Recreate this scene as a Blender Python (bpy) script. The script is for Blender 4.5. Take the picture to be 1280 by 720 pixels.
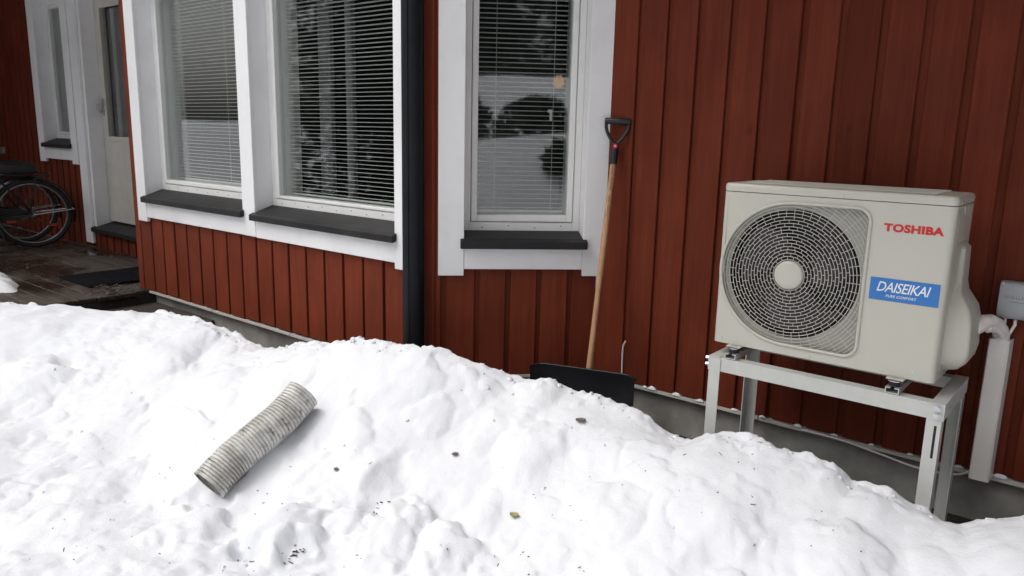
import bpy, bmesh, math, random
import numpy as np
from mathutils import Matrix, Vector

random.seed(7)
RNG = np.random.RandomState(11)
for o in list(bpy.data.objects):
    bpy.data.objects.remove(o)
S = bpy.context.scene
COL = S.collection
R = math.radians

# ------------------------------------------------------------------ camera
YAW, PITCH, ROLL, FPX = R(39.268), R(11.522), R(-1.260), 962.1
CAM = Vector((0.0, -3.277, 1.237))
fw = Vector((-math.sin(YAW) * math.cos(PITCH), math.cos(YAW) * math.cos(PITCH), -math.sin(PITCH)))
rt = fw.cross(Vector((0, 0, 1))).normalized()
dn = fw.cross(rt)
cr, sr = math.cos(ROLL), math.sin(ROLL)
rt2 = cr * rt + sr * dn
dn2 = -sr * rt + cr * dn
cd = bpy.data.cameras.new('camera')
cam = bpy.data.objects.new('camera', cd)
COL.objects.link(cam)
cam.matrix_world = Matrix(((rt2.x, -dn2.x, -fw.x, CAM.x), (rt2.y, -dn2.y, -fw.y, CAM.y), (rt2.z, -dn2.z, -fw.z, CAM.z), (0, 0, 0, 1)))
cd.sensor_width = 36
cd.lens = FPX / 1280 * 36
cd.clip_start = 0.05
cd.clip_end = 600
S.camera = cam

# ------------------------------------------------------------------ sky, sun, exposure
SUN_EL, SUN_AZ = R(58), R(215)      # azimuth clockwise from +y: behind the camera, to its left
w = bpy.data.worlds.new('World')
S.world = w
w.use_nodes = True
wn = w.node_tree
wn.nodes.clear()
sky = wn.nodes.new('ShaderNodeTexSky')
sky.sky_type = 'NISHITA'
sky.sun_disc = False
sky.sun_elevation = SUN_EL
sky.sun_rotation = SUN_AZ
sky.dust_density = 6.0
sky.air_density = 1.0
hs = wn.nodes.new('ShaderNodeHueSaturation')
hs.inputs['Saturation'].default_value = 0.28      # an overcast sky is nearly grey
bg = wn.nodes.new('ShaderNodeBackground')
bg.inputs['Strength'].default_value = 0.12
wo = wn.nodes.new('ShaderNodeOutputWorld')
wn.links.new(sky.outputs[0], hs.inputs['Color'])
wn.links.new(hs.outputs[0], bg.inputs['Color'])
wn.links.new(bg.outputs[0], wo.inputs['Surface'])
sl = bpy.data.lights.new('sun', 'SUN')
sl.energy = 0.5
sl.angle = R(60)
sl.color = (1.0, 0.97, 0.93)
so = bpy.data.objects.new('sun', sl)
COL.objects.link(so)
sd = Vector((math.sin(SUN_AZ) * math.cos(SUN_EL), math.cos(SUN_AZ) * math.cos(SUN_EL), math.sin(SUN_EL)))
so.rotation_euler = sd.to_track_quat('Z', 'Y').to_euler()
so.location = (0, -4, 12)
S.view_settings.view_transform = 'Standard'
S.view_settings.look = 'None'
S.view_settings.exposure = 0.37
S.view_settings.gamma = 1.0
S.view_settings.use_curve_mapping = False
S.render.engine = 'CYCLES'
S.cycles.max_bounces = 5
S.cycles.caustics_reflective = False
S.cycles.caustics_refractive = False
S.cycles.transparent_max_bounces = 12
S.render.resolution_x, S.render.resolution_y = 1024, 576

# ------------------------------------------------------------------ materials
MAT = {}


def nodes(name):
    m = bpy.data.materials.new(name)
    m.use_nodes = True
    nt = m.node_tree
    return m, nt, nt.nodes['Principled BSDF']


def N(nt, t, **kw):
    n = nt.nodes.new(t)
    for k, v in kw.items():
        setattr(n, k, v)
    return n


def ramp(nt, src, stops):
    r = N(nt, 'ShaderNodeValToRGB')
    e = r.color_ramp.elements
    while len(e) < len(stops):
        e.new(0.5)
    for i, (p, c) in enumerate(stops):
        e[i].position = p
        e[i].color = c if len(c) == 4 else (*c, 1)
    nt.links.new(src, r.inputs[0])
    return r


def mixrgb(nt, fac, a, b, mode='MIX'):
    m = N(nt, 'ShaderNodeMix', data_type='RGBA', blend_type=mode)
    for sock, v in ((m.inputs[0], fac), (m.inputs[6], a), (m.inputs[7], b)):
        if hasattr(v, 'links') or isinstance(v, bpy.types.NodeSocket):
            nt.links.new(v, sock)
        elif isinstance(v, (int, float)):
            sock.default_value = v
        else:
            sock.default_value = (*v, 1)
    return m.outputs[2]


def noise(nt, scale, detail=4, rough=0.55, coord='Object', sc=(1, 1, 1), seed_random=False):
    tc = N(nt, 'ShaderNodeTexCoord')
    mp = N(nt, 'ShaderNodeMapping')
    mp.inputs['Scale'].default_value = sc
    nt.links.new(tc.outputs[coord], mp.inputs['Vector'])
    if seed_random:
        oi = N(nt, 'ShaderNodeObjectInfo')
        ml = N(nt, 'ShaderNodeMath', operation='MULTIPLY')
        ml.inputs[1].default_value = 37.0
        nt.links.new(oi.outputs['Random'], ml.inputs[0])
        nt.links.new(ml.outputs[0], mp.inputs['Location'])
    n = N(nt, 'ShaderNodeTexNoise')
    n.inputs['Scale'].default_value = scale
    n.inputs['Detail'].default_value = detail
    n.inputs['Roughness'].default_value = rough
    nt.links.new(mp.outputs[0], n.inputs['Vector'])
    return n.outputs['Fac']


def bump(nt, bsdf, src, strength, dist):
    b = N(nt, 'ShaderNodeBump')
    b.inputs['Strength'].default_value = strength
    b.inputs['Distance'].default_value = dist
    nt.links.new(src, b.inputs['Height'])
    nt.links.new(b.outputs[0], bsdf.inputs['Normal'])


def plain(name, col, rough=0.5, metal=0.0, var=0.12, scale=8.0, sc=(1, 1, 1), dirt=None, dirt_amt=0.0, dirt_scale=3.0, bmp=0.0, bscale=120.0, spec=0.5):
    m, nt, b = nodes(name)
    lo = tuple(c * (1 - var) for c in col)
    hi = tuple(min(1, c * (1 + var)) for c in col)
    f = noise(nt, scale, sc=sc)
    c = ramp(nt, f, [(0.3, lo), (0.7, hi)]).outputs[0]
    if dirt:
        d = ramp(nt, noise(nt, dirt_scale, 4, 0.65), [(0.5, (0, 0, 0)), (0.75, (dirt_amt,) * 3)]).outputs[0]
        c = mixrgb(nt, d, c, dirt)
    nt.links.new(c, b.inputs['Base Color'])
    b.inputs['Roughness'].default_value = rough
    b.inputs['Metallic'].default_value = metal
    b.inputs['Specular IOR Level'].default_value = spec
    if bmp:
        bump(nt, b, noise(nt, bscale, 3), bmp, 0.002)
    MAT[name] = m
    return m


def red_wood(name, c0, c1, c2):
    m, nt, b = nodes(name)
    g = noise(nt, 6.0, 6, 0.6, sc=(6, 6, 0.35), seed_random=True)
    fine = noise(nt, 40.0, 4, 0.6, sc=(5, 5, 0.12), seed_random=True)
    blot = noise(nt, 3.0, 3, 0.5, seed_random=True)
    a = ramp(nt, g, [(0.3, c0), (0.5, c1), (0.72, c2)]).outputs[0]
    fa = ramp(nt, fine, [(0.35, (0.90, 0.90, 0.90)), (0.65, (1.06, 1.05, 1.05))]).outputs[0]
    a = mixrgb(nt, 1.0, a, fa, 'MULTIPLY')
    bl = ramp(nt, blot, [(0.35, (0.86, 0.86, 0.86)), (0.65, (1.10, 1.10, 1.10))]).outputs[0]
    a = mixrgb(nt, 1.0, a, bl, 'MULTIPLY')
    oi = N(nt, 'ShaderNodeObjectInfo')
    rr = ramp(nt, oi.outputs['Random'], [(0.0, (0.92, 0.91, 0.91)), (1.0, (1.07, 1.07, 1.07))]).outputs[0]
    a = mixrgb(nt, 1.0, a, rr, 'MULTIPLY')
    # small knots
    tc = N(nt, 'ShaderNodeTexCoord')
    mp = N(nt, 'ShaderNodeMapping')
    mp.inputs['Scale'].default_value = (1, 1, 0.5)
    nt.links.new(tc.outputs['Object'], mp.inputs['Vector'])
    v = N(nt, 'ShaderNodeTexVoronoi')
    v.inputs['Scale'].default_value = 4.0
    nt.links.new(mp.outputs[0], v.inputs['Vector'])
    kn = ramp(nt, v.outputs['Distance'], [(0.03, (0.72, 0.70, 0.70)), (0.07, (1, 1, 1))]).outputs[0]
    a = mixrgb(nt, 1.0, a, kn, 'MULTIPLY')
    nt.links.new(a, b.inputs['Base Color'])
    b.inputs['Roughness'].default_value = 0.6
    b.inputs['Specular IOR Level'].default_value = 0.12
    bump(nt, b, fine, 0.35, 0.002)
    MAT[name] = m


red_wood('red_paint', (0.152, 0.030, 0.0135), (0.172, 0.0355, 0.016), (0.192, 0.042, 0.0195))
red_wood('red_backing', (0.13, 0.026, 0.012), (0.145, 0.030, 0.0135), (0.16, 0.034, 0.0155))
red_wood('red_paint_shaded', (0.122, 0.0235, 0.0108), (0.138, 0.028, 0.0128), (0.156, 0.033, 0.0152))  # same red darkened: shade on main and entrance walls put into the colour
plain('white_paint', (0.84, 0.84, 0.845), 0.45, var=0.03, scale=5, sc=(1, 1, 0.2), dirt=(0.45, 0.44, 0.42), dirt_amt=0.25, dirt_scale=2.2, bmp=0.15, bscale=60)
plain('white_frame', (0.78, 0.78, 0.76), 0.35, var=0.03, dirt=(0.5, 0.48, 0.44), dirt_amt=0.2)
plain('cream_door', (0.62, 0.60, 0.54), 0.4, var=0.04, dirt=(0.3, 0.28, 0.25), dirt_amt=0.3, dirt_scale=1.5)
plain('sill_metal', (0.013, 0.012, 0.013), 0.5, var=0.2, scale=6, dirt=(0.04, 0.038, 0.036), dirt_amt=0.5, dirt_scale=4, spec=0.3)
plain('concrete', (0.33, 0.32, 0.29), 0.85, var=0.3, scale=5, dirt=(0.10, 0.094, 0.083), dirt_amt=0.9, dirt_scale=1.6, bmp=0.6, bscale=90)
plain('flashing', (0.55, 0.52, 0.48), 0.6, var=0.15, dirt=(0.2, 0.17, 0.14), dirt_amt=0.6, dirt_scale=8)
plain('gravel', (0.035, 0.033, 0.03), 0.9, var=0.5, scale=60, bmp=1.0, bscale=70)
plain('black_metal', (0.006, 0.007, 0.010), 0.5, var=0.2, scale=20, dirt=(0.015, 0.015, 0.015), dirt_amt=0.4, spec=0.25)
plain('black_plastic', (0.010, 0.011, 0.014), 0.42, var=0.2, scale=12, dirt=(0.05, 0.05, 0.05), dirt_amt=0.25, dirt_scale=6)
plain('rubber', (0.012, 0.012, 0.013), 0.7)
plain('mat_rubber', (0.005, 0.005, 0.007), 0.8, bmp=0.8, bscale=200, spec=0.1)
plain('dark_room', (0.030, 0.028, 0.027), 0.9, var=0.3, scale=1.5)
plain('curtain', (0.40, 0.40, 0.42), 0.9, var=0.1, scale=4)
plain('slat', (0.76, 0.76, 0.74), 0.5, var=0.03)
plain('cord', (0.6, 0.6, 0.58), 0.8)
plain('unit_paint', (0.53, 0.515, 0.45), 0.36, var=0.025, scale=3, dirt=(0.42, 0.41, 0.37), dirt_amt=0.18, dirt_scale=2.0)
plain('unit_grey', (0.42, 0.42, 0.38), 0.5)
plain('unit_dark', (0.011, 0.007, 0.012), 0.6)
plain('fan_blade', (0.028, 0.022, 0.028), 0.45)
plain('logo_red', (0.55, 0.02, 0.02), 0.4, var=0.04)
plain('label_blue', (0.03, 0.175, 0.50), 0.35, var=0.04)
plain('label_white', (0.8, 0.82, 0.84), 0.4)
plain('stand_paint', (0.57, 0.58, 0.55), 0.42, var=0.05, scale=6, dirt=(0.35, 0.35, 0.33), dirt_amt=0.3, dirt_scale=5)
plain('zinc', (0.62, 0.63, 0.66), 0.28, 0.9, var=0.1, scale=40)
plain('aluminium', (0.60, 0.60, 0.60), 0.4, 0.6, var=0.1)
plain('cover_plastic', (0.80, 0.765, 0.72), 0.4, var=0.03, dirt=(0.45, 0.42, 0.38), dirt_amt=0.25)
plain('tape', (0.80, 0.75, 0.72), 0.45, var=0.08, scale=30, bmp=0.4, bscale=60)
plain('box_grey', (0.42, 0.44, 0.46), 0.4, var=0.04)
plain('ink', (0.12, 0.12, 0.14), 0.6)
plain('brown_ink', (0.16, 0.07, 0.035), 0.7)
plain('badge_red', (0.6, 0.03, 0.06), 0.35)
plain('orange_paper', (0.75, 0.33, 0.05), 0.7)
plain('rim_metal', (0.30, 0.30, 0.31), 0.35, 0.7)
plain('spoke_metal', (0.10, 0.10, 0.10), 0.4, 0.5)
plain('bike_paint', (0.010, 0.010, 0.012), 0.3)
plain('reflector', (0.35, 0.06, 0.01), 0.3)
plain('litter', (0.085, 0.062, 0.046), 0.9, var=0.5, scale=40)
plain('soil', (0.05, 0.038, 0.03), 0.9, var=0.4, scale=14, bmp=1.0, bscale=40)
plain('leaf_brown', (0.17, 0.12, 0.08), 0.8, var=0.35, scale=60)
plain('leaf_yellow', (0.36, 0.32, 0.14), 0.8, var=0.35, scale=80)
plain('speck', (0.05, 0.04, 0.03), 0.9, var=0.4, scale=50)
plain('roof_tile', (0.05, 0.045, 0.045), 0.7)
plain('soffit', (0.40, 0.38, 0.36), 0.7)
plain('needles', (0.018, 0.030, 0.017), 0.9, var=0.5, scale=1.2)
plain('bark', (0.05, 0.04, 0.035), 0.9)


def shaft_wood():
    m, nt, b = nodes('shaft_wood')
    f = noise(nt, 30, 5, 0.6, sc=(4, 4, 0.15))
    c = ramp(nt, f, [(0.3, (0.40, 0.215, 0.11)), (0.55, (0.50, 0.285, 0.155)), (0.75, (0.57, 0.34, 0.195))]).outputs[0]
    nt.links.new(c, b.inputs['Base Color'])
    b.inputs['Roughness'].default_value = 0.5
    MAT['shaft_wood'] = m


shaft_wood()


def deck_wood():
    m, nt, b = nodes('deck_wood')
    g = noise(nt, 5, 6, 0.6, sc=(0.4, 7, 7), seed_random=True)
    wet = noise(nt, 1.6, 6, 0.6)
    c = ramp(nt, g, [(0.3, (0.030, 0.022, 0.017)), (0.5, (0.058, 0.044, 0.034)), (0.75, (0.11, 0.09, 0.072))]).outputs[0]
    wf = ramp(nt, wet, [(0.42, (0, 0, 0)), (0.58, (1, 1, 1))]).outputs[0]
    c = mixrgb(nt, wf, mixrgb(nt, 1.0, c, (0.45, 0.42, 0.40), 'MULTIPLY'), c)
    nt.links.new(c, b.inputs['Base Color'])
    rg = ramp(nt, wet, [(0.42, (0.14,) * 3), (0.6, (0.6,) * 3)]).outputs[0]
    nt.links.new(rg, b.inputs['Roughness'])
    bump(nt, b, g, 0.3, 0.003)
    MAT['deck_wood'] = m


deck_wood()


def snow_mat():
    m, nt, b = nodes('snow')
    big = noise(nt, 2.2, 4, 0.55)
    c = ramp(nt, big, [(0.3, (0.765, 0.785, 0.825)), (0.7, (0.80, 0.815, 0.845))]).outputs[0]
    # faint grime where the snow was shovelled over the path
    dn_ = ramp(nt, noise(nt, 3.2, 4, 0.72), [(0.60, (0, 0, 0)), (0.78, (0.30,) * 3)]).outputs[0]
    c = mixrgb(nt, dn_, c, (0.60, 0.55, 0.50))
    nt.links.new(c, b.inputs['Base Color'])
    b.inputs['Roughness'].default_value = 0.7
    b.inputs['Specular IOR Level'].default_value = 0.25
    n1 = noise(nt, 75, 3, 0.7)
    bump(nt, b, n1, 0.4, 0.006)
    MAT['snow'] = m


snow_mat()


def duct_mat():
    m, nt, b = nodes('duct_plastic')
    d1 = noise(nt, 9, 8, 0.7)
    d2 = noise(nt, 22, 4, 0.7)
    c = (0.66, 0.65, 0.62)
    f1 = ramp(nt, d1, [(0.42, (0, 0, 0)), (0.58, (0.62,) * 3)]).outputs[0]
    c = mixrgb(nt, f1, c, (0.22, 0.20, 0.165))
    f2 = ramp(nt, d2, [(0.57, (0, 0, 0)), (0.68, (0.75,) * 3)]).outputs[0]
    c = mixrgb(nt, f2, c, (0.06, 0.055, 0.05))
    nt.links.new(c, b.inputs['Base Color'])
    b.inputs['Roughness'].default_value = 0.55
    MAT['duct_plastic'] = m


duct_mat()


def glass_mat():
    m, nt, b = nodes('glass')
    nt.nodes.remove(b)
    out = nt.nodes['Material Output']
    lw = N(nt, 'ShaderNodeLayerWeight')
    lw.inputs['Blend'].default_value = 0.5
    pw = N(nt, 'ShaderNodeMath', operation='POWER')
    pw.inputs[1].default_value = 5.0
    nt.links.new(lw.outputs['Facing'], pw.inputs[0])
    fr = N(nt, 'ShaderNodeMapRange')           # Schlick; double glazing reflects more than one sheet
    fr.inputs['To Min'].default_value = 0.115
    fr.inputs['To Max'].default_value = 1.0
    nt.links.new(pw.outputs[0], fr.inputs['Value'])
    tr = N(nt, 'ShaderNodeBsdfTransparent')
    tr.inputs['Color'].default_value = (0.93, 0.95, 0.94, 1)
    gl = N(nt, 'ShaderNodeBsdfGlossy')
    gl.inputs['Roughness'].default_value = 0.03
    mx = N(nt, 'ShaderNodeMixShader')
    nt.links.new(fr.outputs[0], mx.inputs[0])
    nt.links.new(tr.outputs[0], mx.inputs[1])
    nt.links.new(gl.outputs[0], mx.inputs[2])
    nt.links.new(mx.outputs[0], out.inputs['Surface'])
    MAT['glass'] = m


glass_mat()


# ------------------------------------------------------------------ mesh builder
class MB:
    def __init__(self, f=None):
        self.v, self.f = [], []
        self.x = f or (lambda p: p)

    def add(self, vs, fs):
        n = len(self.v)
        self.v += [tuple(self.x(p)) for p in vs]
        self.f += [tuple(i + n for i in q) for q in fs]
        return self

    def box(self, a, b):
        (x0, y0, z0), (x1, y1, z1) = a, b
        vs = [(x, y, z) for z in (z0, z1) for x, y in ((x0, y0), (x1, y0), (x1, y1), (x0, y1))]
        return self.add(vs, [(0, 3, 2, 1), (4, 5, 6, 7), (0, 1, 5, 4), (1, 2, 6, 5), (2, 3, 7, 6), (3, 0, 4, 7)])

    def prism(self, poly, axis, a, b):
        """poly: 2D points; axis 0/1/2 is the extruded one."""
        def p3(q, t):
            r = list(q)
            r.insert(axis, t)
            return tuple(r)
        n = len(poly)
        vs = [p3(q, a) for q in poly] + [p3(q, b) for q in poly]
        fs = [tuple(range(n))[::-1], tuple(range(n, 2 * n))]
        fs += [(i, (i + 1) % n, n + (i + 1) % n, n + i) for i in range(n)]
        return self.add(vs, fs)

    def tube(self, path, r, n=10, closed=False, caps=True):
        path = [Vector(p) for p in path]
        m = len(path)
        rs = r if hasattr(r, '__len__') else [r] * m
        t0 = None
        up = None
        vs, fs = [], []
        for i, p in enumerate(path):
            if closed:
                t = (path[(i + 1) % m] - path[i - 1]).normalized()
            else:
                t = (path[min(i + 1, m - 1)] - path[max(i - 1, 0)]).normalized()
            if up is None:
                up = Vector((0, 0, 1)) if abs(t.z) < 0.9 else Vector((1, 0, 0))
            s = t.cross(up).normalized()
            up = s.cross(t).normalized()
            for k in range(n):
                a = 2 * math.pi * k / n
                vs.append(p + rs[i] * (math.cos(a) * s + math.sin(a) * up))
        seg = m if closed else m - 1
        for i in range(seg):
            j = (i + 1) % m
            for k in range(n):
                l = (k + 1) % n
                fs.append((i * n + k, i * n + l, j * n + l, j * n + k))
        if caps and not closed:
            fs.append(tuple(range(n))[::-1])
            fs.append(tuple((m - 1) * n + k for k in range(n)))
        return self.add(vs, fs)

    def cyl(self, a, b, r, n=16, r2=None):
        return self.tube([a, b], [r, r if r2 is None else r2], n)

    def ring(self, c, ax, R_, r, n=48, k=6, a0=0.0, a1=None):
        """torus (or arc) round axis ax (0=x,1=y,2=z)"""
        pts = []
        full = a1 is None
        a1 = 2 * math.pi if full else a1
        for i in range(n if full else n + 1):
            a = a0 + (a1 - a0) * i / n
            q = [R_ * math.cos(a), R_ * math.sin(a)]
            q.insert(ax, 0)
            pts.append((c[0] + q[0], c[1] + q[1], c[2] + q[2]))
        return self.tube(pts, r, k, closed=full)

    def build(self, name, mat, parent=None, smooth=False, bevel=0.0, seg=2, inv=None, auto=None):
        me = bpy.data.meshes.new(name)
        me.from_pydata(self.v, [], self.f)
        if bevel:
            bm = bmesh.new()
            bm.from_mesh(me)
            es = [e for e in bm.edges if len(e.link_faces) == 2 and e.calc_face_angle(0) > 0.5]
            bmesh.ops.bevel(bm, geom=es, offset=bevel, segments=seg, profile=0.5, affect='EDGES', clamp_overlap=True)
            bm.to_mesh(me)
            bm.free()
        me.materials.append(MAT[mat])
        if smooth:
            me.polygons.foreach_set('use_smooth', [True] * len(me.polygons))
            if auto:
                me.set_sharp_from_angle(angle=R(auto))
        me.update()
        return link(name, me, parent, inv)


def link(name, data, parent=None, inv=None):
    o = bpy.data.objects.new(name, data)
    COL.objects.link(o)
    if parent is not None:
        o.parent = parent
        if parent.get('_base') is not None:
            o.matrix_parent_inverse = Matrix.Translation(-Vector(parent['_base']))
    return o


def tag(o, label, cat=None, group=None, kind=None):
    o['label'] = label
    if cat:
        o['category'] = cat
    if group:
        o['group'] = group
    if kind:
        o['kind'] = kind
    return o


def thing(name, label, cat, base=(0, 0, 0), group=None, local=False):
    o = bpy.data.objects.new(name, None)
    COL.objects.link(o)
    o.location = base
    o.empty_display_size = 0.1
    if not local:
        o['_base'] = tuple(base)      # children are given in world coordinates
    return tag(o, label, cat, group)


def struct(name, mb, mat, label=None, **kw):
    o = mb.build(name, mat, **kw)
    o['kind'] = 'structure'
    if label:
        o['label'] = label
    return o


def face(origin, u, n):
    """wall-local (u along the wall, n outward, z up) to world"""
    O, U, Nn = Vector(origin), Vector(u), Vector(n)
    return lambda p: O + U * p[0] + Nn * p[1] + Vector((0, 0, p[2]))


def text_mesh(s, x0, x1, z0, z1, y, depth=0.0008, bold=0.0, shear=0.0, space=1.0):
    cu = bpy.data.curves.new('t', 'FONT')
    cu.body = s
    cu.size = 1.0
    cu.offset = bold
    cu.shear = shear
    cu.space_character = space
    cu.extrude = 0.01
    cu.resolution_u = 3
    ob = bpy.data.objects.new('t', cu)
    COL.objects.link(ob)
    dg = bpy.context.evaluated_depsgraph_get()
    dg.update()
    me = bpy.data.meshes.new_from_object(ob.evaluated_get(dg))
    bpy.data.objects.remove(ob)
    vs = np.array([v.co[:] for v in me.vertices])
    fs = [tuple(p.vertices) for p in me.polygons]
    bpy.data.meshes.remove(me)
    mn, mx = vs.min(0), vs.max(0)
    q = (vs - mn) / (mx - mn)
    out = [(x0 + a * (x1 - x0), y - c * depth, z0 + b * (z1 - z0)) for a, b, c in q]
    return out, fs


# ------------------------------------------------------------------ value noise for terrain
_tab = RNG.rand(257, 257)


def vnoise(x, y):
    xi, yi = np.floor(x).astype(int), np.floor(y).astype(int)
    fx, fy = x - xi, y - yi
    fx, fy = fx * fx * fx * (fx * (fx * 6 - 15) + 10), fy * fy * fy * (fy * (fy * 6 - 15) + 10)
    a, b = xi % 256, yi % 256
    return ((_tab[a, b] * (1 - fx) + _tab[a + 1, b] * fx) * (1 - fy) + (_tab[a, b + 1] * (1 - fx) + _tab[a + 1, b + 1] * fx) * fy) * 2 - 1


def fbm(x, y, sc, oct_=4, g=0.5):
    c, s_ = math.cos(0.6), math.sin(0.6)
    t = np.zeros_like(x)
    a = 1.0
    for i in range(oct_):
        xx, yy = (c * x - s_ * y) * sc + 17.3 * i + 50, (s_ * x + c * y) * sc + 9.1 * i + 80
        t += a * vnoise(xx, yy)
        sc *= 2.03
        a *= g
        c, s_ = c * 0.8 - s_ * 0.6, s_ * 0.8 + c * 0.6
    return t


CREST = np.array([(-12.0, -2.6, 0.0), (-8.0, -2.1, 0.03), (-5.7, -1.6, 0.060), (-5.168, -1.5, 0.114), (-5.08, -1.35, 0.098), (-4.869, -1.2, 0.072), (-4.655, -1.1, 0.091), (-4.309, -1.05, 0.116),
                  (-3.999, -1.0, 0.089), (-3.639, -.95, 0.022), (-3.346, -.97, 0.106), (-2.969, -1.0, 0.203), (-2.612, -1.05, 0.305), (-2.352, -1.0, 0.301), (-2.112, -.9, 0.264), (-1.97, -.8, 0.207),
                  (-1.794, -.75, 0.206), (-1.732, -.72, 0.178), (-1.548, -.7, 0.169), (-1.435, -.7, 0.153), (-1.265, -.68, 0.083), (-1.215, -.68, 0.085), (-1.168, -.68, 0.12), (-1.082, -.7, 0.172),
                  (-.978, -.69, 0.161), (-.808, -.68, 0.153), (-.702, -.67, 0.146), (-.621, -.66, 0.095), (-.524, -.65, 0.103), (-.476, -.64, 0.087), (-.43, -.62, 0.066), (-.357, -.62, 0.041),
                  (-.291, -.61, 0.047), (-.232, -.6, 0.084), (-.153, -.6, 0.125), (0.2, -.6, 0.16), (0.8, -.62, 0.12), (2.5, -.7, 0.1), (6.0, -.8, 0.05)])


_cx = np.linspace(-12, 6, 1801)
_cz = np.interp(_cx, CREST[:, 0], CREST[:, 2])
_k = np.exp(-0.5 * (np.arange(-90, 91) * 0.01 / 0.28) ** 2)
_czs = np.convolve(np.pad(_cz, 90, mode='edge'), _k / _k.sum(), 'valid')
# clods: lumps of thrown snow, (x, distance from crest, radius, height)
_cr = np.random.RandomState(4)
NB = 1000
_bx = _cr.uniform(-5.2, 0.6, NB)
_bd = _cr.uniform(-0.03, 2.3, NB)
_br = 0.022 + 0.085 * _cr.rand(NB) ** 2.2
_bh = _br * _cr.uniform(0.05, 0.26, NB)
_by = np.interp(_bx, CREST[:, 0], CREST[:, 1]) - _bd
_be = _cr.uniform(0.65, 1.0, NB)
_ba = _cr.uniform(0, 3.14, NB)
_bh = np.where(_bd < 0.14, np.minimum(_bh, 0.012), _bh)


def clods(x, y):
    shp = x.shape
    x, y = x.ravel(), y.ravel()
    od = np.argsort(x, kind='stable')
    x, y = x[od], y[od]
    out = np.zeros_like(x)
    wx = x + 0.030 * fbm(x, y, 11.0, 3)
    wy = y + 0.030 * fbm(x + 5, y + 3, 11.0, 3)
    near = np.where((_bx > x[0] - 0.13) & (_bx < x[-1] + 0.13) & (_by > y.min() - 0.13) & (_by < y.max() + 0.13))[0]
    for i in near:
        lo_, hi_ = np.searchsorted(x, (_bx[i] - 0.13, _bx[i] + 0.13))
        m = lo_ + np.where(np.abs(y[lo_:hi_] - _by[i]) < 0.13)[0]
        if not len(m):
            continue
        dx, dy = wx[m] - _bx[i], wy[m] - _by[i]
        c, s_ = math.cos(_ba[i]), math.sin(_ba[i])
        r2_ = ((c * dx + s_ * dy) / _br[i]) ** 2 + ((-s_ * dx + c * dy) / (_br[i] * _be[i])) ** 2
        out[m] = np.maximum(out[m], _bh[i] * np.clip(1 - r2_, 0, 1) ** 0.75)
    for bx, by, br, bh in HEAPS:
        lo_, hi_ = np.searchsorted(x, (bx - br * 1.6, bx + br * 1.6))
        m = lo_ + np.where(np.abs(y[lo_:hi_] - by) < br * 1.6)[0]
        if not len(m):
            continue
        ux = wx[m] + 0.3 * br * vnoise(x[m] * 5 + 3, y[m] * 5) - bx
        uy = wy[m] + 0.3 * br * vnoise(x[m] * 5, y[m] * 5 + 8) - by
        add = bh * np.clip(1 - (ux * ux + uy * uy) / (br * br), 0, 1) ** 0.9
        out[m] = np.where(add > 0, out[m] * 0.35, out[m]) + add
    res = np.empty_like(out)
    res[od] = out
    return res.reshape(shp)


# larger heaps of thrown snow, and a few hollows between them: (x, y, radius, height)
HEAPS = [(-2.163, -1.862, .16, .085), (-1.856, -1.661, .17, .075), (-2.463, -2.06, .13, .05), (-1.642, -1.577, .12, .06), (-2.03, -1.70, .08, .045), (-3.173, -2.074, .22, .045),
         (-1.671, -1.116, .15, .035), (-1.26, -1.195, .13, .035), (-2.268, -1.129, .15, .03), (-4.429, -1.906, .28, .05), (-4.012, -1.30, .22, .04), (-0.916, -1.075, .17, .035),
         (-0.561, -1.004, .14, .045), (-2.27, -1.45, .10, .03), (-3.3, -1.5, .25, .05), (-2.9, -1.25, .2, .04), (-1.15, -1.6, .16, .05), (-0.75, -1.35, .15, .04),
         (-2.60, -1.90, .13, -.05), (-2.62, -1.75, .10, -.03), (-2.186, -2.0, .07, -.06), (-2.055, -1.895, .05, -.05), (-1.975, -1.60, .06, -.05), (-4.431, -1.70, .09, -.03), (-1.75, -1.45, .08, -.03), (-2.05, -1.48, .09, -.03)]


def snow_h(x, y):
    x = np.asarray(x, float)
    y = np.asarray(y, float)
    yc = np.interp(x, CREST[:, 0], CREST[:, 1])
    zc = np.interp(x, CREST[:, 0], CREST[:, 2])
    d = yc - y
    kb = np.clip(d / 0.28, 0, 1)
    zc = zc * (1 - kb) + (np.interp(x, _cx, _czs) - 0.01) * kb
    dp = np.clip(d, 0, None)
    dm = np.clip(-d, 0, None)
    t = np.clip(dp / 1.10, 0, 1)
    t = t * t * (3 - 2 * t)
    base = zc * (1 - t) + (-0.19) * t - 0.02 * np.clip((dp - 1.0) / 2.0, 0, 1)
    # the pile drops off steeply on the house side
    base = base - 0.55 * np.clip(dm / 0.30, 0, 3) ** 1.35
    ramp_ = np.clip(dp / 0.35, 0.12, 1)
    lump = 0.046 * fbm(x, y, 1.6, 2, 0.5) + 0.020 * fbm(x + 3, y, 4.2, 2, 0.5)
    sel = np.clip(fbm(x + 9, y - 4, 1.3, 2) * 2.0 + 0.2, 0.15, 1)       # clods lie in patches
    c1 = fbm(x, y + 7, 8.5, 2, 0.5)
    clod = sel * (0.020 * np.clip(c1, 0.0, 0.55) ** 0.8 + 0.005 * fbm(x, y, 24.0, 2))
    edge = 0.017 * np.clip(fbm(x * 1.0, y, 15.0, 3, 0.6), -0.25, 1) * np.exp(-(d / 0.10) ** 2)
    return base + lump * ramp_ + clod * np.clip(dp / 0.25, 0.25, 1) + edge + clods(x, y) + (0.0012 + 0.0014 * sel) * fbm(x, y, 34.0, 2)


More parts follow.
